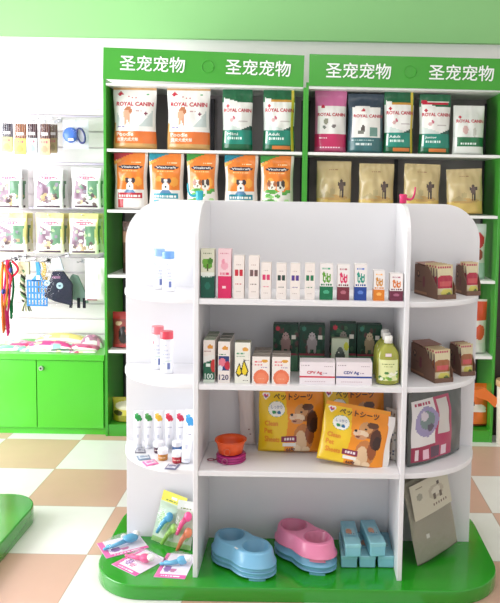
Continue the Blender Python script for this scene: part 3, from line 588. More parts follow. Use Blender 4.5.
for i, (x0, x1, yt, c, low_, lab) in enumerate([(319.8, 333, 263.5, (96, 160, 50), (14, 110, 70), 'white box with light green picture and green lower part on top gondola shelf'), (337.4, 349.5, 264.3, (216, 40, 96), (120, 46, 60), 'white box with pink picture and maroon lower part on top gondola shelf'), (354.6, 366.8, 263.8, (30, 150, 130), (34, 70, 150), 'white box with teal picture and blue lower part on top gondola shelf'),
        (373.7, 384.7, 270.2, (206, 140, 50), (222, 128, 40), 'white box with orange lower part, second from the right on top gondola shelf'), (390, 403, 273.3, (214, 120, 60), (110, 40, 66), 'short box with dark purple lower part, rightmost on top gondola shelf')]):
    gbox(x0, x1, yt, 301.5, ST[0], 'product_box', lab, scrawl(c, low_, tuple(min(255, q+60) for q in low_)), (238, 232, 230), [], G1, nu=22, side=sidefn(low_, .38, (220, 214, 210)))
# ------------------------------------------------------------------ gondola shelf 2
G2 = 'tall boxes on the gondola second shelf'
def row(o, n, dy, labels, dx=0):
    for k in range(1, n):
        c = copy_tree(o); c.location.y += dy*k; c.location.x += dx*k; c['label'] = labels[k-1]
tal = [('r', 0, 0, 1, .58, (24, 96, 70)), ('p', [(.0, .46), (.0, .62), (1, .66), (1, .55)], W_), ('e', .95, .40, .3, .16, (200, 50, 50)), ('r', .2, .38, .6, .46, (226, 240, 232)), ('r', 0, 0, 1, .08, (214, 224, 210)), ('e', .6, .84, .26, .05, (222, 150, 60)), ('t', .05, .72, .7, .74, (150, 60, 60), 6), ('t', .1, .64, .8, .66, (120, 60, 60), 5)]
o = gbox(203.4, 214.6, 339.5, 384.3, ST[1], 'product_box', 'tall green box numbered 100 at the front left of the second gondola shelf', tal, CR, [('100', .5, .155, .74, .125, (230, 244, 236), .0004)], G2, d=.05, top=(150, 160, 140))
row(o, 3, .056, ['tall green box standing directly behind the front box numbered 100', 'tall green box rearmost in the row behind the box numbered 100'])
tb = [('r', .05, .30, .95, .64, (40, 60, 120)), ('e', .35, .5, .3, .1, (222, 120, 140)), ('e', .8, .42, .24, .1, (190, 40, 60)), ('e', .2, .36, .2, .06, (220, 230, 240)), ('e', .6, .84, .26, .05, (222, 150, 60)), ('t', .1, .74, .7, .76, (60, 130, 90), 6), ('t', .1, .67, .7, .69, (60, 130, 90), 6)]
o = gbox(218, 229.8, 341, 384.5, ST[1], 'product_box', 'tall white box numbered 120 with blue and red picture at shelf front', tb, CR, [('120', .5, .14, .78, .125, (44, 40, 96), .0005)], G2, d=.05, top=(120, 120, 110))
row(o, 3, .056, ['tall white box standing directly behind the front box numbered 120', 'tall white box rearmost in the row behind the box numbered 120'])
tc_ = [('p', [(.05, .26), (.30, .52), (.42, .36), (.60, .60), (.92, .30), (.80, .17), (.5, .22), (.2, .15)], (50, 46, 30)), ('p', [(.12, .26), (.30, .46), (.42, .26), (.3, .19)], (236, 208, 40)), ('p', [(.46, .30), (.60, .53), (.84, .30), (.72, .21), (.55, .22)], (236, 208, 40)), ('e', .68, .83, .2, .05, (222, 160, 70)), ('t', .12, .72, .65, .745, (80, 150, 110), 6), ('t', .12, .66, .7, .68, (80, 150, 110), 6), ('t', .6, .56, .95, .58, (60, 60, 60), 5), ('t', .55, .05, .9, .08, (60, 60, 60), 4)]
gbox(234.8, 250, 342, 384.8, ST[1], 'product_box', 'white box with two yellow drops outlined in black on second gondola shelf', tc_, (234, 232, 220), [], G2, nu=26, nv=52, d=.05, top=(130, 130, 110))
oc = [('e', .52, .22, .44, .30, (232, 120, 84)), ('e', .52, .2, .3, .2, (238, 136, 100)), ('e', .72, .84, .18, .06, (222, 160, 60)), ('t', .15, .78, .55, .82, (220, 110, 120), 5), ('t', .15, .68, .6, .72, (220, 110, 120), 5), ('t', .35, .16, .7, .19, (244, 180, 150), 4), ('t', .5, .58, .9, .6, (150, 130, 180), 4)]
G3 = 'boxes with an orange circle on the second gondola shelf'
o = gbox(252.2, 269.6, 356, 385, ST[1], 'product_box', 'front left white box with a big orange circle on second gondola shelf', oc, (240, 232, 226), [], G3, nu=28, nv=36, d=.05, top=(150, 140, 130))
row(o, 3, .054, ['orange-circle box second in the left row, behind the front one', 'orange-circle box rearmost in the left row'])
o = gbox(272, 290, 356.3, 385.2, ST[1], 'product_box', 'front right white box with a big orange circle on second gondola shelf', oc, (240, 232, 226), [], G3, nu=28, nv=36, d=.05, top=(150, 140, 130))
row(o, 2, .054, ['orange-circle box behind the front one of the right row'])
def cpv(x0, x1, txt, line, lab):
    L = [('r', 0, .30, 1, .37, line), ('t', .06, .84, .3, .88, (170, 150, 160), 6), ('t', .7, .80, .95, .84, (170, 150, 160), 5), ('t', .15, .12, .75, .17, (190, 160, 170), 12), ('t', .68, .5, .8, .54, (150, 120, 150), 3)]
    return gbox(x0, x1, 362, 386, ST[1], 'test_kit_box', lab, L, (240, 230, 234), [(txt, .42, .53, .42, .16, line, .0005)], 'white test kit boxes on the second gondola shelf', d=.075, nu=40, nv=26)
cpv(299.6, 335, 'CPV Ag', (206, 60, 80), 'white test kit box lettered CPV Ag with a red line')
cpv(336.2, 372, 'CDV Ag', (46, 70, 150), 'white test kit box lettered CDV Ag with a blue line')
G4 = 'dark green dog picture boxes at the back of the second gondola shelf'
for i, (x0, x1, yt, lab, dc) in enumerate([(273, 298, 324.3, 'dark green box with small brown dog picture, leftmost at the back of the shelf', (150, 120, 116)), (299, 324.6, 324.6, 'dark green box with grey shaggy dog picture at the back of the shelf', (160, 150, 150)), (330, 356, 323.2, 'dark green box behind the small pale dog box', (120, 110, 100)), (357, 381.5, 324.8, 'dark green box with tan dog picture, at the back beside the yellow bottles', (170, 150, 120))]):
    rr = random.Random(i+5); L = [('r', 0, .0, 1, .35, (90, 140, 110)), ('r', .0, .35, 1, .40, (150, 60, 76))]
    for k in range(26): L.append(('e', rr.random(), rr.uniform(.42, .96), .07, .05, rr.choice([(20, 56, 40), (60, 100, 70), (50, 50, 40), (90, 60, 60), (24, 70, 50)])))
    L += [('e', .5, .62, .2, .14, dc), ('e', .5, .76, .12, .08, tuple(min(255, q+30) for q in dc)), ('e', .38, .5, .06, .1, dc), ('e', .62, .5, .06, .1, dc), ('e', .46, .77, .02, .02, (20, 20, 20)), ('e', .55, .77, .02, .02, (20, 20, 20)), ('r', .75, .7, .9, .78, (230, 226, 216)), ('e', .18, .92, .09, .05, (190, 50, 70) if i % 2 == 0 else (60, 130, 110))]
    gbox(x0, x1, yt, 380, ST[1], 'treat_box', lab, L, (26, 68, 52), [], G4, Y=2.76, d=.06, nu=30, nv=46, side=lambda q: (20, 54, 42))
gbox(331.5, 348.5, 338.5, 380, ST[1], 'treat_box', 'small pale green box with grey puppy picture in front of a dark green box', [('e', .5, .5, .3, .2, (70, 80, 74)), ('e', .5, .68, .17, .1, (90, 100, 92)), ('e', .42, .62, .03, .02, (230, 230, 220)), ('r', 0, 0, 1, .25, (150, 180, 140)), ('e', .85, .8, .14, .12, (196, 200, 60)), ('t', .1, .12, .8, .16, (60, 90, 70), 6)], (196, 206, 180), [], None, Y=2.715, d=.04, nu=24, nv=36)
# yellow bottles
def lotion(x, Y, z, label):
    r = tag(empty('lotion_bottle', (x, Y, z)), label, 'bottle', 'yellow lotion bottles on the second gondola shelf')
    YL = (192, 194, 84); w = .043
    def colf(j, a): return YL
    prof = [(.030, 0), (w, .006), (w*1.0, .03), (w*.98, .09), (w*.90, .118), (w*.62, .138), (.014, .148), (.013, .156)]
    MB().lathe(prof, YL, 28, sy=.62).build('bottle_body', YMAT, r)
    MB().lathe([(.0155, .155), (.0155, .176), (.013, .182)], (240, 238, 230), 20).build('cap', PLAS, r)
    rr = random.Random(2); L = [('t', .2, .78, .8, .82, (120, 140, 60), 6), ('t', .3, .66, .7, .70, (150, 160, 90), 6)]
    for k in range(14): L.append(('e', rr.uniform(.0, 1), rr.uniform(.0, .42), .1, .07, rr.choice([(110, 160, 60), (70, 130, 60), (240, 240, 220), (150, 190, 80)])))
    pf = paint(L, (226, 230, 170))
    MB().grid(lambda a, b_: (1.012*w*math.sin((a-.5)*1.9), -.62*1.02*w*math.cos((a-.5)*1.9)-.001, .018+.078*b_), 26, 26, pf).build('label', PAPER, r)
    MB().box(-.012, .010, -.0265, -.024, .108, .119, (238, 220, 226)).build('sticker', PAPER, r)
    return r
YMAT, n, l, b = nmat('yellow_translucent_plastic'); at = n.new('ShaderNodeAttribute'); at.attribute_name = 'Col'; l.new(at.outputs['Color'], b.inputs['Base Color']); b.inputs['Roughness'].default_value = .15; b.inputs['Transmission Weight'].default_value = .35
x, w, zt = bb(376.5, 400, 334, 386, 2.60)
for k, lab in enumerate(['yellow lotion bottle with white cap at the shelf front beside the right divider', 'yellow lotion bottle second in line behind the front bottle', 'yellow lotion bottle third and rearmost in line beside the right divider']):
    lotion(x-.001-.0055*k*0, 2.604+.058*k, ST[1], lab)
# ------------------------------------------------------------------ gondola shelf 3
x, w, zt = bb(214, 245.5, 433, 457, 2.63); z = ST[2]
mg = tag(empty('folding_bowl', (x+.002, 2.665, z)), 'collapsed magenta folding travel bowls under the orange bowl', 'bowl', None)
for k in range(3):
    MB().lathe([(.030, .002+.009*k), (.0555, .001+.009*k), (.0575, .005+.009*k), (.0555, .009+.009*k), (.030, .008+.009*k)], (176, 40, 120), 32).build('ring', PLAS, mg)
MB().tube([(-.075+.013*math.cos(a*PI/8), -.022+.009*math.sin(a*PI/8), .008) for a in range(17)], .002, (150, 70, 90), 6).tube([(-.062, -.025, .008), (-.046, -.045, .02)], .003, (150, 70, 90), 6).build('carabiner', METAL, mg)
MB().tube([(-.018+.010*math.cos(a*PI/8), -.062, .016+.011*math.sin(a*PI/8)) for a in range(17)], .002, (190, 120, 150), 6).build('clip', METAL, mg)
ob_ = tag(empty('folding_bowl', (x, 2.665, z+.0285)), 'open orange silicone folding bowl on top of the magenta ones', 'bowl')
MB().lathe([(.036, 0), (.046, .004), (.052, .034), (.0535, .040), (.060, .052), (.0565, .054), (.050, .042), (.048, .034), (.042, .008), (.0, .006)], (238, 92, 30), 36, caps=False).lathe([(.0, .0005), (.036, .0005)], (220, 80, 26), 36, caps=False).build('bowl', PLAS, ob_)
MB().lathe([(.0575, .049), (.0615, .051), (.0605, .055), (.0565, .054)], (224, 84, 26), 36, caps=False).build('rim', PLAS, ob_)
MB().tube([(-.008+.011*math.cos(a*PI/8), -.0585, .022+.012*math.sin(a*PI/8)) for a in range(17)], .0018, (226, 120, 90), 6).build('carabiner', METAL, ob_)
# sheet packs
def sheetpack(w, h, t, seed):
    YE = (240, 200, 30); OR = (240, 146, 26)
    L = [('r', .0, .0, .40, 1, YE), ('r', .40, 0, 1, 1, OR), ('p', [(.0, 0), (.40, 0), (.46, .5), (.40, 1), (0, 1)], YE), ('r', .0, .94, 1, 1, (232, 150, 30)),
         ('e', .28, .68, .130, .120, (110, 170, 110)), ('e', .28, .68, .125, .115, (244, 244, 240)), ('e', .24, .635, .03, .025, (60, 170, 90)), ('e', .32, .63, .03, .025, (50, 110, 190)),
         # heart emblem
         ('e', .085, .895, .035, .03, (250, 240, 240)), ('e', .135, .895, .035, .03, (250, 240, 240)), ('p', [(.05, .885), (.17, .885), (.11, .81)], (250, 240, 240)), ('e', .09, .885, .02, .02, (220, 60, 120)), ('e', .13, .88, .018, .02, (226, 110, 50)), ('p', [(.08, .87), (.14, .87), (.11, .835)], (120, 60, 150)),
         # beagle
         ('e', .70, .24, .15, .22, (196, 122, 62)), ('e', .66, .18, .09, .18, (226, 190, 150)), ('e', .80, .30, .07, .15, (150, 80, 40)),
         ('e', .71, .62, .15, .12, (150, 92, 52)), ('e', .66, .66, .10, .10, (206, 150, 96)), ('e', .60, .56, .12, .06, (232, 206, 176)), ('e', .55, .585, .05, .035, (226, 190, 160)), ('e', .515, .60, .022, .02, (40, 24, 24)), ('e', .60, .50, .09, .04, (206, 150, 110)), ('e', .56, .505, .04, .012, (110, 40, 36)),
         ('e', .66, .65, .018, .016, (30, 20, 16)), ('e', .83, .50, .085, .17, (84, 44, 26)), ('e', .86, .44, .06, .12, (56, 30, 20)), ('e', .76, .72, .09, .05, (96, 56, 34)), ('e', .60, .07, .06, .06, (240, 214, 180)), ('e', .74, .06, .06, .05, (236, 206, 170)),
         # price mark
         ('r', .36, .17, .60, .27, (130, 30, 70)), ('r', .38, .10, .58, .16, (240, 236, 230)), ('t', .40, .20, .57, .24, (240, 226, 230), 4)]
    tx = [('ペットシーツ', .53, .865, .60, .095, (70, 36, 30), .0007), ('しっかり', .28, .715, .17, .05, (40, 80, 150)), ('吸収', .28, .635, .10, .05, (40, 130, 90)),
          ('Clean', .20, .46, .20, .075, (232, 150, 30), .0012), ('Pet', .155, .34, .12, .075, (232, 150, 30), .0012), ('Sheets', .215, .215, .23, .08, (232, 150, 30), .0012), ('44枚', .50, .055, .14, .07, (90, 30, 20), .0006), ('ワイド', .88, .84, .10, .035, (110, 60, 40))]
    tx = tx[:-1]
    return bag('pet_sheet_pack', w, h, t, L, OR, tx, seal=.05, pinch=.0, nu=84, nv=76, wr=.0035, seed=seed, back=(236, 190, 40), sealname='folded_top')
x0, zb = atY(257, 456.5, 2.70); x1, _ = atY(329, 456.5, 2.70); zt = atY(290, 394, 2.70)[1]
GP = 'yellow and orange pet sheet packs on the third gondola shelf'
o = sheetpack(.255, zt-ST[2], .06, 3); o.location = (x0+.1285, 2.765, ST[2]+.0005); o.rotation_euler = (math.radians(-5), 0, 0); tag(o, 'yellow and orange pet sheet pack standing upright behind the tilted one, left side', 'pack', GP)
o = sheetpack(.25, .222, .055, 8); x2, z2 = atY(349.5, 469, 2.61); o.location = (x2, 2.632, z2+.0105); o.rotation_euler = (math.radians(-9), math.radians(8.0), math.radians(-6)); tag(o, 'tilted pet sheet pack with a beagle picture at the front of the shelf', 'pack', GP)
pk2 = o
# white sealed edge strip of the tilted pack
ex = MB().grid(lambda a, b_: (.116+.026*a+.004*math.sin(9*b_), -.004+.006*a, .004+.20*b_), 4, 16, lambda a, b_: (238, 234, 230)); ex.build('clear_side_seal', FILM, o)
o = sheetpack(.25, .262, .06, 12); x3 = atY(349, 440, 2.79)[0]; o.location = (x3+.012, 2.80, ST[2]+.0005); tag(o, 'pet sheet pack standing at the back behind the tilted pack, only its top showing', 'pack', GP)
rr = random.Random(9); L = []
for k in range(60): L.append(('e', rr.random(), rr.random(), .05, .02, rr.choice([(70, 80, 110), (150, 160, 150), (226, 222, 216), (120, 100, 90)])))
o = bag('treat_bag', .06, .20, .03, L, (212, 208, 204), seed=31, nv=50); x4 = atY(392, 440, 2.68)[0]; o.location = (x4-.002, 2.70, ST[2]+.0005); o.rotation_euler = (0, 0, -.9); tag(o, 'narrow white bag with fine dark pattern beside the right divider', 'bag')
o = bag('treat_bag', .062, .262, .02, [('r', 0, .9, 1, 1, (226, 210, 206)), ('e', .6, .25, .06, .012, (160, 120, 120)), ('e', .7, .18, .05, .01, (160, 120, 120))], (226, 212, 208), seed=32, wr=.001); x5 = atY(247.5, 440, 2.80)[0]; o.location = (x5, 2.83, ST[2]+.0005); o.rotation_euler = (0, -.05, 0); tag(o, 'pale pinkish white bag leaning on the back panel left of the yellow pack', 'bag')
# ------------------------------------------------------------------ double bowls on the base
def double_bowl(loc, rz, col, label, legs=True, name='double_pet_bowl'):
    r = tag(empty(name, loc, (0, 0, rz)), label, 'bowl', 'stacked plastic double bowls on the green base')
    dk = tuple(int(c*.93) for c in col); Hh = .062; sep = .066; R = .077
    def outline(k, n=56):      # peanut outline, radius offset k
        P = []
        for i in range(n):
            a = 2*PI*i/n; c, s = math.cos(a), math.sin(a)
            rad = (R+k); ex = sep
            P.append(((ex*abs(c)**.9*(1 if c > 0 else -1))+rad*c, rad*s*(1-.20*max(0, 1-abs(c)*2.2))))
        return P
    mb = MB(); n = 56; rings = []
    for k, z in ((.009, 0.0), (.008, .009), (.0105, .0095), (.0105, .0125), (.005, .0135), (-.004, Hh-.006), (-.009, Hh), (-.012, Hh+.0005)): rings.append([(x, y, z) for x, y in outline(k, n)])
    o0 = len(mb.v)
    for rg in rings: mb.v += rg
    for j in range(len(rings)-1):
        for i in range(n):
            k = (i+1) % n
            a = 2*PI*(i+.5)/n
            if legs and j == 0 and (abs(math.sin(a)) > .80 or abs(math.cos(a)) > .96): continue
            mb.f.append((o0+j*n+i, o0+j*n+k, o0+(j+1)*n+k, o0+(j+1)*n+i)); mb.c.append(col); mb.sm.append(True)
    # top deck with two wells
    top = rings[-1]
    import mathutils.geometry as mg_
    wells = []
    for cx in (-sep, sep): wells.append([(cx+.049*math.cos(2*PI*i/28), .049*math.sin(2*PI*i/28), Hh+.0005) for i in range(28)])
    polys = [[Vector((p[0], p[1], 0)) for p in top]]+[[Vector((p[0], p[1], 0)) for p in w_][::-1] for w_ in wells]
    tri = mg_.tessellate_polygon(polys); allp = [p for q in (top, wells[0][::-1], wells[1][::-1]) for p in q]
    mb.add(allp, [tuple(t) for t in tri], col)
    b_ = mb.build('bowl_body', PLAS, r)
    for cx in (-sep, sep):
        MB().lathe([(.0, .008), (.034, .008), (.042, .014), (.049, Hh+.0005), (.052, Hh+.003), (.054, Hh+.001)], dk, 30, cx, 0, caps=False).build('bowl_well', PLAS, r)
    return r
BL = (122, 182, 216); PKK = (232, 134, 172)
zb_ = ZB+.0005
cx, cy = atZ(243.5, 541, ZB+.095)
for k, lab in enumerate(['light blue double pet bowl at the bottom of the left stack', 'light blue double pet bowl in the middle of the left stack', 'light blue double pet bowl on top of the left stack with a white sticker']):
    r = double_bowl((cx, cy, zb_+.0175*k), math.radians(-40), BL, lab, legs=(k == 0))
MB().prism([(.012, -.012), (.03, -.016), (.034, .004), (.014, .008)], .0008, (226, 232, 236), 'z', .0).build('sticker', PAPER, r, loc=(.0, -.050, .0615))
cx, cy = atZ(305.3, 532, ZB+.108)
for k, (c_, lab) in enumerate([(BL, 'light blue double pet bowl at the very bottom under the pink bowl'), (BL, 'light blue double pet bowl directly below the pink one'), (PKK, 'pink double pet bowl on top of light blue ones')]):
    double_bowl((cx, cy, zb_+.019*k+(.012 if k == 2 else 0)), math.radians(-47), c_, lab, legs=(k != 1))
# light blue long boxes in clear bags
LB = (140, 204, 222)
def longbox(px, py, z, w, h, d, label, rz=0):
    x, y = atZ(px, py, z); r = tag(empty('wet_wipe_pack', (x, y, z), (0, 0, rz)), label, 'pack', 'light blue wrapped packs on the green base')
    MB().box(-w/2, w/2, 0, d, .001, h, LB).build('pack_body', PLAS, r, bevel=.005)
    MB().box(-w/2-.001, w/2+.001, -.001, d*.3, h*.72, h+.001, (150, 210, 222)).build('wrapper_band', FILM, r, bevel=.003)
    MB().grid(lambda a, b_: ((a-.5)*w*1.02, d*b_, h+.004+.016*math.sin(PI*b_)*abs(math.sin(PI*a))+.003*math.sin(11*a+17*b_)), 8, 10, lambda a, b_: W_).build('clear_wrap', CLEAR, r)
    MB().grid(lambda a, b_: ((a-.5)*w*.6, d*(.35+.3*b_), h+.003), 8, 8, paint([('e', .3, .5, .3, .4, (220, 150, 110)), ('t', .1, .1, .9, .3, (70, 130, 160), 4)], (170, 212, 224))).build('printed_label', FILM, r)
    return r
for i, (a, lab) in enumerate([(349, 'light blue wrapped pack, bottom row, next to the pink bowl'), (367.3, 'light blue wrapped pack in the middle of the bottom row'), (386, 'light blue wrapped pack in the bottom row next to the divider')]): longbox(a, 568.2, zb_, .0615, .047, .20, lab)
longbox(354, 566, zb_+.0515, .060, .052, .20, 'light blue wrapped pack stacked on top at the left', .05).location.y += .06
longbox(379.5, 566, zb_+.0515, .060, .055, .20, 'light blue wrapped pack stacked on top at the right', .12).location.y += .065
# ------------------------------------------------------------------ right end
CT = (116, 84, 68)
def pouch_layers():
    return [('r', .0, .88, 1, 1, (210, 190, 150)), ('t', .1, .88, .9, .95, (176, 40, 90), 6), ('r', .06, .30, .94, .62, (176, 40, 60)), ('e', .5, .62, .44, .07, (176, 40, 60)), ('r', .12, .36, .88, .50, (196, 80, 84)), ('e', .55, .16, .35, .12, (206, 196, 90)), ('e', .7, .1, .16, .07, (90, 110, 60)), ('r', 0, .3, .05, .9, (90, 60, 60))]
def display_carton(x, y, z, rz, w, d, h, hside, label, n, labs, brown=(156, 92, 52)):
    r = tag(empty('display_carton', (x, y, z), (0, 0, rz)), label, 'carton', 'brown display cartons on the gondola right end')
    for s in (-1, 1):
        P = [(0.004, 0), (d, 0), (d, hside), (d*.42, hside*.97), (.004, h*.35)]
        MB().prism([(q[0], q[1]) for q in P], .002, CT, 'x', s*w/2-(.002 if s > 0 else 0)).build('side_wall', PAPER, r)
    pr = paint([('e', .3, .72, .12, .13, (60, 44, 40)), ('e', .3, .72, .06, .06, (170, 130, 100)), ('t', .2, .42, .75, .47, (86, 56, 46), 6), ('e', .75, .45, .1, .22, (110, 50, 60)), ('r', 0, .0, 1, .08, (160, 116, 90))], CT)
    MB().grid(lambda a, b_: (-w/2-.0004, d-(d*.55)*a, hside*.06+hside*.88*b_), 24, 24, pr, False).build('side_print', PAPER, r)
    MB().box(-w/2, w/2, 0, d, 0, .002, CT).build('bottom', PAPER, r); MB().box(-w/2, w/2, d-.002, d, .002, hside, CT).build('back_wall', PAPER, r)
    MB().box(-w/2, w/2, 0, .002, .002, h*.14, CT).build('front_lip', PAPER, r)
    MB().add([(-w/2, d*.5, hside), (w/2, d*.48, hside+.004), (w/2, d, hside+.006), (-w/2, d, hside+.004), (-w/2, d*.5, hside+.002), (w/2, d*.48, hside+.006), (w/2, d, hside+.008), (-w/2, d, hside+.006)], [(0, 1, 2, 3), (7, 6, 5, 4), (0, 4, 5, 1), (1, 5, 6, 2), (2, 6, 7, 3), (3, 7, 4, 0)], (150, 106, 92)).build('lid_flap', PAPER, r)
    Rm = Matrix.Rotation(rz, 3, 'Z')
    for k in range(n):
        o = bag('treat_pouch', w*.92, h*.98, .014, [(q if q[-1] != (176, 40, 60) else q[:-1]+(brown,)) for q in pouch_layers()], (208, 196, 160), seed=int(k+w*1000), nu=22, nv=34, wr=.0012, back=(120, 70, 70), seal=.05)
        p = Rm @ Vector((0, .014+.02*k, 0)); o.location = (x+p.x, y+p.y, z+.0026); o.rotation_euler = (math.radians(-4), 0, rz+.04*(-1)**k); tag(o, labs(k), 'pouch', 'treat pouches in the display cartons')
    return r
def lb(where):
    return lambda k: ('treat pouch at the front of the %s' % where) if k == 0 else ('treat pouch %s behind the front one of the %s' % (['', 'directly', 'two places', 'three places', 'four places'][k], where))
REDL = (172, 36, 62)
def carton_at(px, Y, z, rz, w, d, h, hs, label, n, labs, brown=(156, 92, 52)):
    x = atY(px, 300, Y)[0]; display_carton(x+w/2*math.cos(rz), Y+w/2*math.sin(rz), z+.0005, rz, w, d, h, hs, label, n, labs, brown)
carton_at(437.5, 2.62, ST[0], .36, .080, .175, .128, .118, 'larger brown display carton of treat pouches on the upper right rounded shelf', 5, lb('large upper right carton'), REDL)
carton_at(466.5, 2.735, ST[0], .30, .062, .09, .128, .110, 'smaller brown display carton at the outer edge of the upper right rounded shelf', 3, lb('small upper right carton'), REDL)
carton_at(437.5, 2.615, ST[1], .36, .080, .185, .122, .120, 'larger brown display carton of treat pouches on the lower right rounded shelf', 5, lb('large lower right carton'))
carton_at(464, 2.725, ST[1], .30, .062, .10, .122, .110, 'smaller brown display carton at the outer edge of the lower right rounded shelf', 3, lb('small lower right carton'))
# pet bed in printed bag, third right shelf
A = Vector((.398, 2.585, 0)); B = Vector((.640, 2.79, 0)); dv = B-A; wbed = dv.length; rz = math.atan2(dv.y, dv.x)
L = [('r', .03, .05, .72, .88, (226, 222, 222)), ('r', .03, .05, .72, .26, (156, 40, 76)), ('r', .42, .05, .72, .88, (176, 60, 96)), ('r', .46, .38, .66, .84, (206, 200, 196)), ('e', .27, .58, .19, .2, (150, 140, 180)), ('e', .27, .60, .12, .12, (110, 130, 130)), ('e', .22, .66, .06, .06, (206, 196, 206)), ('e', .32, .5, .06, .05, (86, 76, 96)), ('r', .08, .08, .14, .22, (230, 210, 216)), ('r', .20, .08, .30, .20, (230, 190, 206)), ('r', .34, .08, .48, .22, (90, 60, 80)), ('r', .52, .08, .62, .2, (226, 200, 210)), ('t', .08, .80, .36, .84, (170, 60, 90), 6), ('r', .66, .46, .69, .8, (140, 30, 60))]
o = bag('pet_bed_pack', wbed, .285, .055, L, (82, 86, 84), (), nu=60, nv=54, seed=5, pinch=0, wr=.003, back=(86, 90, 88), seal=.05)
o.location = ((A+B)/2)+Vector((-.0, .03, ST[2]+.0005)); o.rotation_euler = (0, 0, rz); tag(o, 'grey pet bed packed in film with a pink and white printed panel, third right shelf', 'pack')
# grey cloths in bags with cream header
def clothpack(name, w, h, loc, rot, label, card=True):
    o = bag(name, w, h, .035, [('r', 0, .0, 1, .03, (120, 116, 104)), ('e', .3, .3, .03, .02, (220, 218, 210))], (168, 163, 148), (), nu=30, nv=40, seed=6, pinch=0, wr=.002, mat=CLOTH, seal=.04, sealname='folded_edge')
    if card:
        pf = paint([('e', .62, .55, .2, .2, (196, 186, 166)), ('e', .62, .55, .12, .12, (222, 216, 200)), ('r', .55, .35, .6, .5, (110, 96, 84)), ('r', .7, .35, .75, .5, (110, 96, 84)), ('e', .7, .74, .05, .05, (90, 76, 70)), ('t', .5, .16, .9, .22, (130, 110, 96), 6), ('e', .2, .6, .06, .1, (170, 166, 150)), ('t', .15, .85, .3, .88, (160, 150, 130), 3)], (216, 210, 190))
        MB().grid(lambda a, b_: ((a-.5)*w*.9, -.021-.004*math.sin(PI*a), h*.55+h*.42*b_), 30, 30, pf).build('header_card', PAPER, o)
        MB().grid(lambda a, b_: ((a-.5)*w*1.02, -.026-.01*math.sin(PI*a)*math.sin(PI*b_), h*b_), 8, 12, lambda a, b_: W_).build('clear_bag', CLEAR, o)
    o.location = loc; o.rotation_euler = rot; return tag(o, label, 'pack', 'folded grey cloth packs under the right rounded shelf')
A = Vector(atZ(418.5, 569, ZB)+(0,)); B = Vector(atZ(459, 551.5, ZB)+(0,)); dv = B-A
clothpack('cloth_pack', dv.length, .335, ((A+B)/2)+Vector((-.002, .02, ZB+.014)), (math.radians(-7), math.radians(-9), math.atan2(dv.y, dv.x)), 'folded grey cloth in clear bag with cream header card leaning on the green base')
clothpack('cloth_pack', dv.length*.9, .34, ((A+B)/2)+Vector((-.018, .065, ZB+.012)), (math.radians(-6), math.radians(-8), math.atan2(dv.y, dv.x)+.12), 'second folded grey cloth behind the one with the cream header card', False)
# ------------------------------------------------------------------ left end
def wbottle(px, yb, Y, z, w, h, cap, label, back=False):
    x = atY(px, yb, Y)[0]; r = tag(empty('powder_bottle', (x, Y+w/2, z)), label, 'bottle')
    MB().lathe([(w*.47, 0), (w*.5, .003), (w*.5, h*.80), (w*.47, h*.82)], (240, 240, 244), 24, sy=.8).build('bottle_body', PLAS, r)
    MB().lathe([(w*.5, h*.82), (w*.505, h*.84), (w*.5, h*.985), (w*.47, h)], cap, 24, sy=.8).build('cap', PLAS, r)
    c2 = (190, 196, 220); pf = paint([('t', .2, .55, .8, .6, c2, 5), ('t', .2, .68, .7, .72, c2, 5), ('t', .2, .45, .8, .49, c2, 6), ('r', .6, .10, .8, .30, (110, 124, 180)), ('t', .15, .25, .5, .3, c2, 4), ('e', .2, .8, .12, .05, cap) if back else ('t', .2, .84, .6, .88, c2, 5), ('r', .1, .35, .9, .37, (200, 220, 210))], (238, 238, 243))
    MB().grid(lambda a, b_: (w*.507*math.sin((a-.5)*2.2), -.8*w*.507*math.cos((a-.5)*2.2), h*.04+h*.74*b_), 20, 40, pf).build('label', PAPER, r)
    return r
hh = lambda yt, yb, Y: atY(160, yt, Y)[1]-atY(160, yb, Y)[1]
wbottle(167.2, 291.5, 2.70, ST[0]+.0005, .046, hh(251, 291.5, 2.70), (110, 160, 224), 'white bottle with blue cap in front on the upper left rounded shelf')
wbottle(158, 288, 2.765, ST[0]+.0005, .046, hh(248, 288.5, 2.765), (150, 186, 232), 'white bottle with pale blue cap behind, upper left rounded shelf', True)
wbottle(165.5, 378.5, 2.68, ST[1]+.0005, .050, hh(336.8, 379, 2.69), (224, 70, 88), 'white bottle with red cap in front on the middle left rounded shelf')
wbottle(156.5, 373, 2.745, ST[1]+.0005, .048, hh(330, 373, 2.745), (236, 130, 140), 'white bottle with pinkish red cap behind, middle left rounded shelf', True)
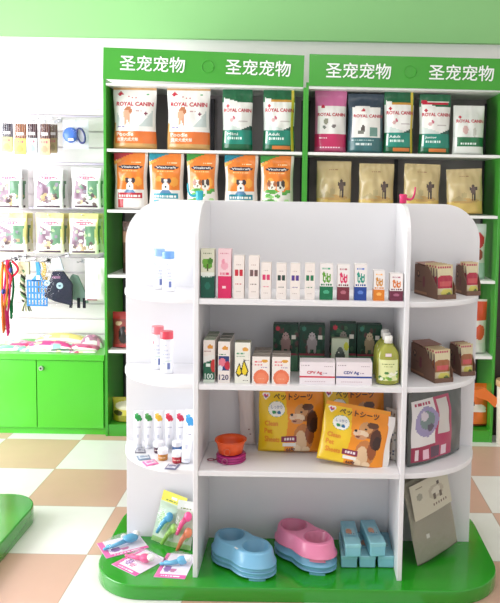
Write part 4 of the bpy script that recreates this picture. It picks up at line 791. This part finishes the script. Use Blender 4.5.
def tube_(x, y, z, w, h, c, label, rot=(0, 0, 0), big=False):
    r = tag(empty('paste_tube', (x, y, z), rot), label, 'tube', 'white paste tubes on the third left rounded shelf')
    TW = (238, 238, 243)
    pf = paint([('e', .45, .80, .26, .07, c), ('e', .30, .86, .12, .035, c), ('e', .68, .74, .14, .05, c), ('e', .50, .72, .1, .04, c), ('e', .42, .88, .1, .03, tuple(min(255, q+30) for q in c)), ('t', .3, .58, .75, .6, (110, 110, 150), 4), ('t', .3, .50, .7, .515, (130, 130, 160), 4), ('t', .3, .40, .6, .415, (150, 150, 180), 3), ('r', .42, .2, .58, .3, (206, 208, 222))], TW)
    z0 = .016
    def S(a, b_):
        ang = 2*PI*a-PI/2-PI; hw = w*(.42+.08*b_); dp = w*.36*(1-b_)**.8+.0006
        return (hw*math.sin(ang)*-1 if False else hw*math.cos(2*PI*a+PI), dp*math.sin(2*PI*a+PI), z0+(h-z0)*b_)
    # front half painted, back half plain
    MB().grid(lambda a, b_: (-(w*(.42+.08*b_))*math.cos(PI*a), -(w*.36*(1-b_)**.8+.0006)*math.sin(PI*a), z0+(h-z0)*b_), 22, 44, pf).grid(lambda a, b_: ((w*(.42+.08*b_))*math.cos(PI*a), (w*.36*(1-b_)**.8+.0006)*math.sin(PI*a), z0+(h-z0)*b_), 10, 10, lambda a, b_: TW).build('tube_body', FILM, r)
    MB().lathe([(w*.38, 0), (w*.40, .002), (w*.40, z0)], (226, 228, 238), 18, sy=.86).build('cap', PLAS, r)
    MB().box(-w*.5, w*.5, -.001, .001, h-.004, h+.002, TW).build('crimp', FILM, r)
    return r
cols = [((40, 150, 70), 'white tube with green paw print at the far left of the tube row'), ((60, 140, 60), 'white tube with green splash, second from left in the tube row'), ((226, 180, 50), 'white tube with yellow splash in the middle of the tube row'), ((206, 40, 70), 'white tube with red splash, fourth in the tube row'), ((196, 44, 80), 'white tube with crimson splash, fifth in the tube row')]
for i, (c, lab) in enumerate(cols):
    px = [138.2, 148.5, 158.6, 169.3, 180.3][i]; Y = 2.775; x = atY(px, 430, Y)[0]; h = atY(px, 410, Y)[1]-ST[2]-.003
    tube_(x, Y, ST[2]+.0005, .037, h, c, lab, (math.radians(-3), 0, 0))
x = atY(186.8, 470, 2.62)[0]; tube_(x-.006, 2.625, ST[2]+.0045, .044, .20, (60, 150, 210), 'largest white tube with blue splash leaning against the left divider', (math.radians(-3), math.radians(5.5), -.2))
def jar(px, py, body, label):
    x, y = atZ(px, py, ST[2]); r = tag(empty('balm_jar', (x, y+.018, ST[2]+.0005)), label, 'jar', 'small jars on the third left rounded shelf')
    MB().lathe([(.0165, 0), (.0185, .002), (.0185, .024), (.016, .026)], body, 24).build('jar_body', PLAS, r)
    MB().lathe([(.0195, .025), (.0198, .027), (.0195, .042), (.018, .044)], (240, 240, 244), 24).build('lid', PLAS, r)
    pf = paint([('t', .15, .4, .85, .6, (240, 226, 206), 5)], body); MB().grid(lambda a, b_: (.0188*math.sin((a-.5)*2.2), -.0188*math.cos((a-.5)*2.2), .005+.016*b_), 14, 8, pf).build('label', PAPER, r)
jar(157.8, 454, (70, 40, 60), 'small jar with dark contents behind the amber jar'); jar(162, 461.3, (190, 130, 60), 'small amber jar with white lid at the shelf front')
jar(176.3, 453.5, (50, 100, 160), 'small blue jar with white lid behind the red jar'); jar(176.3, 464, (180, 40, 56), 'small red jar with white lid near the leaning tube')
def sachet(pts, col, label, name='sachet'):
    P = [atZ(a, b_, ST[2]) for a, b_ in pts]; c = Vector((sum(p[0] for p in P)/4, sum(p[1] for p in P)/4)); mb = MB()
    Q = [Vector(p)-c for p in P]
    pf = paint([('r', .12, .2, .88, .85, tuple(min(255, int(q*.4+150)) for q in col)), ('e', .4, .5, .2, .2, col), ('t', .6, .4, .85, .6, (90, 90, 120), 3)], col)
    def S(a, b_): p = Q[0].lerp(Q[1], a).lerp(Q[3].lerp(Q[2], a), b_); return (p.x, p.y, .001+.0045*(max(0, math.sin(PI*a)*math.sin(PI*b_)))**.5)
    mb.grid(S, 16, 12, pf).grid(lambda a, b_: (S(1-a, b_)[0], S(1-a, b_)[1], .0003), 1, 1, lambda a, b_: col)
    return tag(mb.build(name, FILM, None, (c.x, c.y, ST[2]+.0005)), label, 'sachet', 'flat sachets on the third left rounded shelf')
sachet([(134.5, 453.5), (146, 453.5), (145, 449.5), (136, 449)], (110, 110, 126), 'dark grey flat sachet at the back left by the tubes')
sachet([(138.5, 461), (151, 459.5), (149, 455), (136.2, 456)], (120, 140, 166), 'blue-grey flat sachet left of the pink sachet')
sachet([(146.5, 467), (159, 464), (154, 459.3), (141.5, 462)], (226, 110, 170), 'pink flat sachet at the front of the third left shelf')
sachet([(164, 469.5), (175.5, 470.3), (180.5, 464.6), (168.5, 464)], (110, 110, 140), 'grey bordered flat sachet right of the pink one at the shelf front')
# blister packs on the base
def toyset(r, c, s=1.0):
    MB().tube([(-.055*s, -.01, .012), (-.02*s, -.004, .014), (.01*s, .002, .018)], lambda q: .006+.004*q, c, 10).ell((-.06*s, -.012, .012), (.010, .007, .006), c).ell((-.045*s, .004, .012), (.012, .006, .006), c).build('toy_handle', PLAS, r)
    MB().ell((.028*s, .006, .022), (.026*s, .020*s, .016), c, 18, 10).build('toy_head', PLAS, r)
    MB().ell((.050*s, .014*s, .028), (.016, .016, .013), W_).ell((.012*s, .030*s, .022), (.012, .010, .009), W_).build('toy_ears', PLAS, r)
def blister(pts, c, label, z=ZB):
    P = [Vector(atZ(a, b_, z)) for a, b_ in pts]; cc = sum(P, Vector((0, 0)))/4
    ax = ((P[1]-P[0])+(P[2]-P[3])).normalized(); ang = math.atan2(ax.y, ax.x); w = ((P[1]-P[0]).length+(P[2]-P[3]).length)/2; d = ((P[3]-P[0]).length+(P[2]-P[1]).length)/2
    r = tag(empty('blister_toy_pack', (cc.x, cc.y, z+.0005), (0, 0, ang)), label, 'toy pack', 'carded pet toys lying on the green base')
    pf = paint([('r', 0, 0, 1, .12, (222, 90, 160)), ('r', 0, 0, .14, 1, (226, 110, 170)), ('t', .2, .03, .55, .09, (246, 230, 240), 6), ('e', .3, .35, .12, .12, (150, 110, 170)), ('e', .5, .3, .1, .08, (200, 120, 160)), ('r', .6, .04, .8, .1, (250, 246, 250))], (240, 232, 242))
    MB().grid(lambda a, b_: ((a-.5)*w, (b_-.5)*d, .0022), 30, 22, pf, False).box(-w/2, w/2, -d/2, d/2, 0, .002, (220, 210, 224)).build('backing_card', PAPER, r)
    toyset(r, c, w/.14)
    MB().grid(lambda a, b_: ((a-.46)*w*.84, (b_-.45)*d*.74, .003+.042*(max(0, math.sin(PI*a)*math.sin(PI*b_)))**.4), 16, 12, lambda a, b_: W_).build('blister', CLEAR, r)
blister([(107, 559), (148, 548), (139, 534), (96, 544)], (90, 176, 216), 'carded blue pet toy lying at the left of the green base')
blister([(114.5, 568), (140, 576), (162, 560), (140, 546)], (232, 96, 150), 'carded pink pet toy lying between the two blue ones on the base')
blister([(155, 578), (190.5, 579), (191, 556), (166, 553)], (104, 186, 222), 'carded blue pet toy lying against the left divider on the base')
def upright(pts_b, yt, tc, label, toys, tilt, h):
    A = Vector(atZ(*pts_b[0], ZB)); B = Vector(atZ(*pts_b[1], ZB)); dv = B-A; w = dv.length; c = (A+B)/2
    r = tag(empty('hanging_toy_pack', (c.x, c.y, ZB+.003), (math.radians(-14), tilt, math.atan2(dv.y, dv.x))), label, 'toy pack', 'toy packs leaning at the back of the green base')
    pf = paint([('r', 0, .80, 1, 1, tc), ('e', .5, .9, .12, .03, W_), ('t', .2, .83, .8, .86, (110, 130, 60), 6), ('e', .3, .45, .2, .2, (176, 210, 150)), ('e', .7, .3, .2, .14, (150, 196, 130)), ('r', 0, 0, 1, .1, (150, 196, 120)), ('e', .5, .62, .3, .1, (200, 222, 200))], (196, 216, 190))
    MB().grid(lambda a, b_: ((a-.5)*w, .002*math.sin(PI*a), h*b_), 26, 40, pf, False).box(-w/2, w/2, .003, .005, 0, h, (220, 224, 210)).build('backing_card', PAPER, r)
    for k, (x, z, c_) in enumerate(toys):
        MB().tube([(x-.02, -.014, z-.045), (x-.004, -.016, z), (x+.016, -.014, z+.03)], lambda q: .007+.006*q, c_, 10).ell((x+.018, -.016, z+.03), (.017, .013, .02), c_).build('toy', PLAS, r)
    MB().grid(lambda a, b_: ((a-.5)*w*.98, -.002-.036*(max(0, math.sin(PI*a)*math.sin(PI*b_)))**.4, h*.02+h*.76*b_), 12, 16, lambda a, b_: W_).build('blister', CLEAR, r)
    return r
upright([(151, 542), (175, 548)], 494, (222, 214, 80), 'upright toy pack with yellow header and blue toy leaning on the back panel', [(-.012, .085, (80, 170, 214)), (.022, .05, (150, 200, 90))], math.radians(8), .205)
upright([(172, 548), (190, 551)], 500, (214, 220, 214), 'upright toy pack with bright pink toy next to the left divider', [(.0, .10, (232, 80, 140)), (.01, .04, (214, 120, 80))], math.radians(2), .185)
# ------------------------------------------------------------------ hooked toys standing on the gondola top
def hooktoy(px, c, label, s):
    x = atY(px, 202, 2.87)[0]; r = tag(empty('hooked_plastic_toy', (x, 2.869, ZT+.0005)), label, 'toy', 'curved plastic toys on top of the gondola')
    MB().lathe([(.013, 0), (.014, .002), (.015, .022), (.016, .034), (.013, .037)], c, 20).build('cup', PLAS, r)
    P = []
    for k in range(15):
        q = k/14; P.append((s*(.010+.036*q+.010*math.sin(q*3)), 0, .020+.010*math.sin(q*PI)*-1+.046*q*q))
    MB().tube(P, lambda q: .006*(1-.5*q), c, 10).build('curved_tail', PLAS, r)
hooktoy(199.5, (40, 170, 190), 'teal curved plastic toy on top of the gondola at the left divider', -1)
hooktoy(403, (222, 50, 110), 'pink curved plastic toy on top of the gondola at the right divider', 1)
# ------------------------------------------------------------------ dark unit and pale canister right of the shelving
dk = tag(empty('dark_cabinet', (1.55, 4.45, 0)), 'dark brown cabinet standing right of the green shelving at the picture edge', 'cabinet')
MB().box(-.38, .4, -.10, .2, 0, 1.9).build('body', DARK, dk); MB().box(-.385, .4, -.12, -.101, .02, .62).build('door', DARK, dk)
x, y = atZ(503, 427, 0.08)
cn = tag(empty('storage_bin', (1.235, 4.19, 0)), 'cream cylindrical bin with a tan rim at the right picture edge', 'bin')
MB().lathe([(.055, 0), (.062, .004), (.070, .36), (.066, .37)], (236, 226, 212), 28).build('bin_body', PLAS, cn); MB().lathe([(.072, .358), (.077, .36), (.077, .392), (.072, .395)], (214, 176, 132), 28).build('rim', PLAS, cn)
# ------------------------------------------------------------------ light
wd = bpy.data.worlds.new('sky'); bpy.context.scene.world = wd; wd.use_nodes = True
bg = wd.node_tree.nodes['Background']; bg.inputs['Color'].default_value = (.93, .97, 1, 1); bg.inputs['Strength'].default_value = .60
def area(name, loc, target, sx, sy, power, col=(1, 1, 1)):
    ld = bpy.data.lights.new(name, 'AREA'); ld.shape = 'RECTANGLE'; ld.size = sx; ld.size_y = sy; ld.energy = power; ld.color = col
    o = bpy.data.objects.new(name, ld); C.objects.link(o); o.location = loc
    o.rotation_euler = (Vector(target)-Vector(loc)).to_track_quat('-Z', 'Y').to_euler(); return o
area('shopfront_daylight', (-3.3, 2.6, 1.25), (-.3, 3.3, .8), 2.6, 2.2, 132, (.96, .98, 1))
area('overhead_fill', (.2, 1.6, 2.95), (.2, 1.7, 0), 1.2, .6, 12, (1, .98, .94))  # weak overhead fill added to the room, no visible fitting behind it
vs = bpy.context.scene.view_settings
vs.view_transform = 'Standard'; vs.look = 'None'; vs.gamma = 1; vs.exposure = .33; vs.use_curve_mapping = False
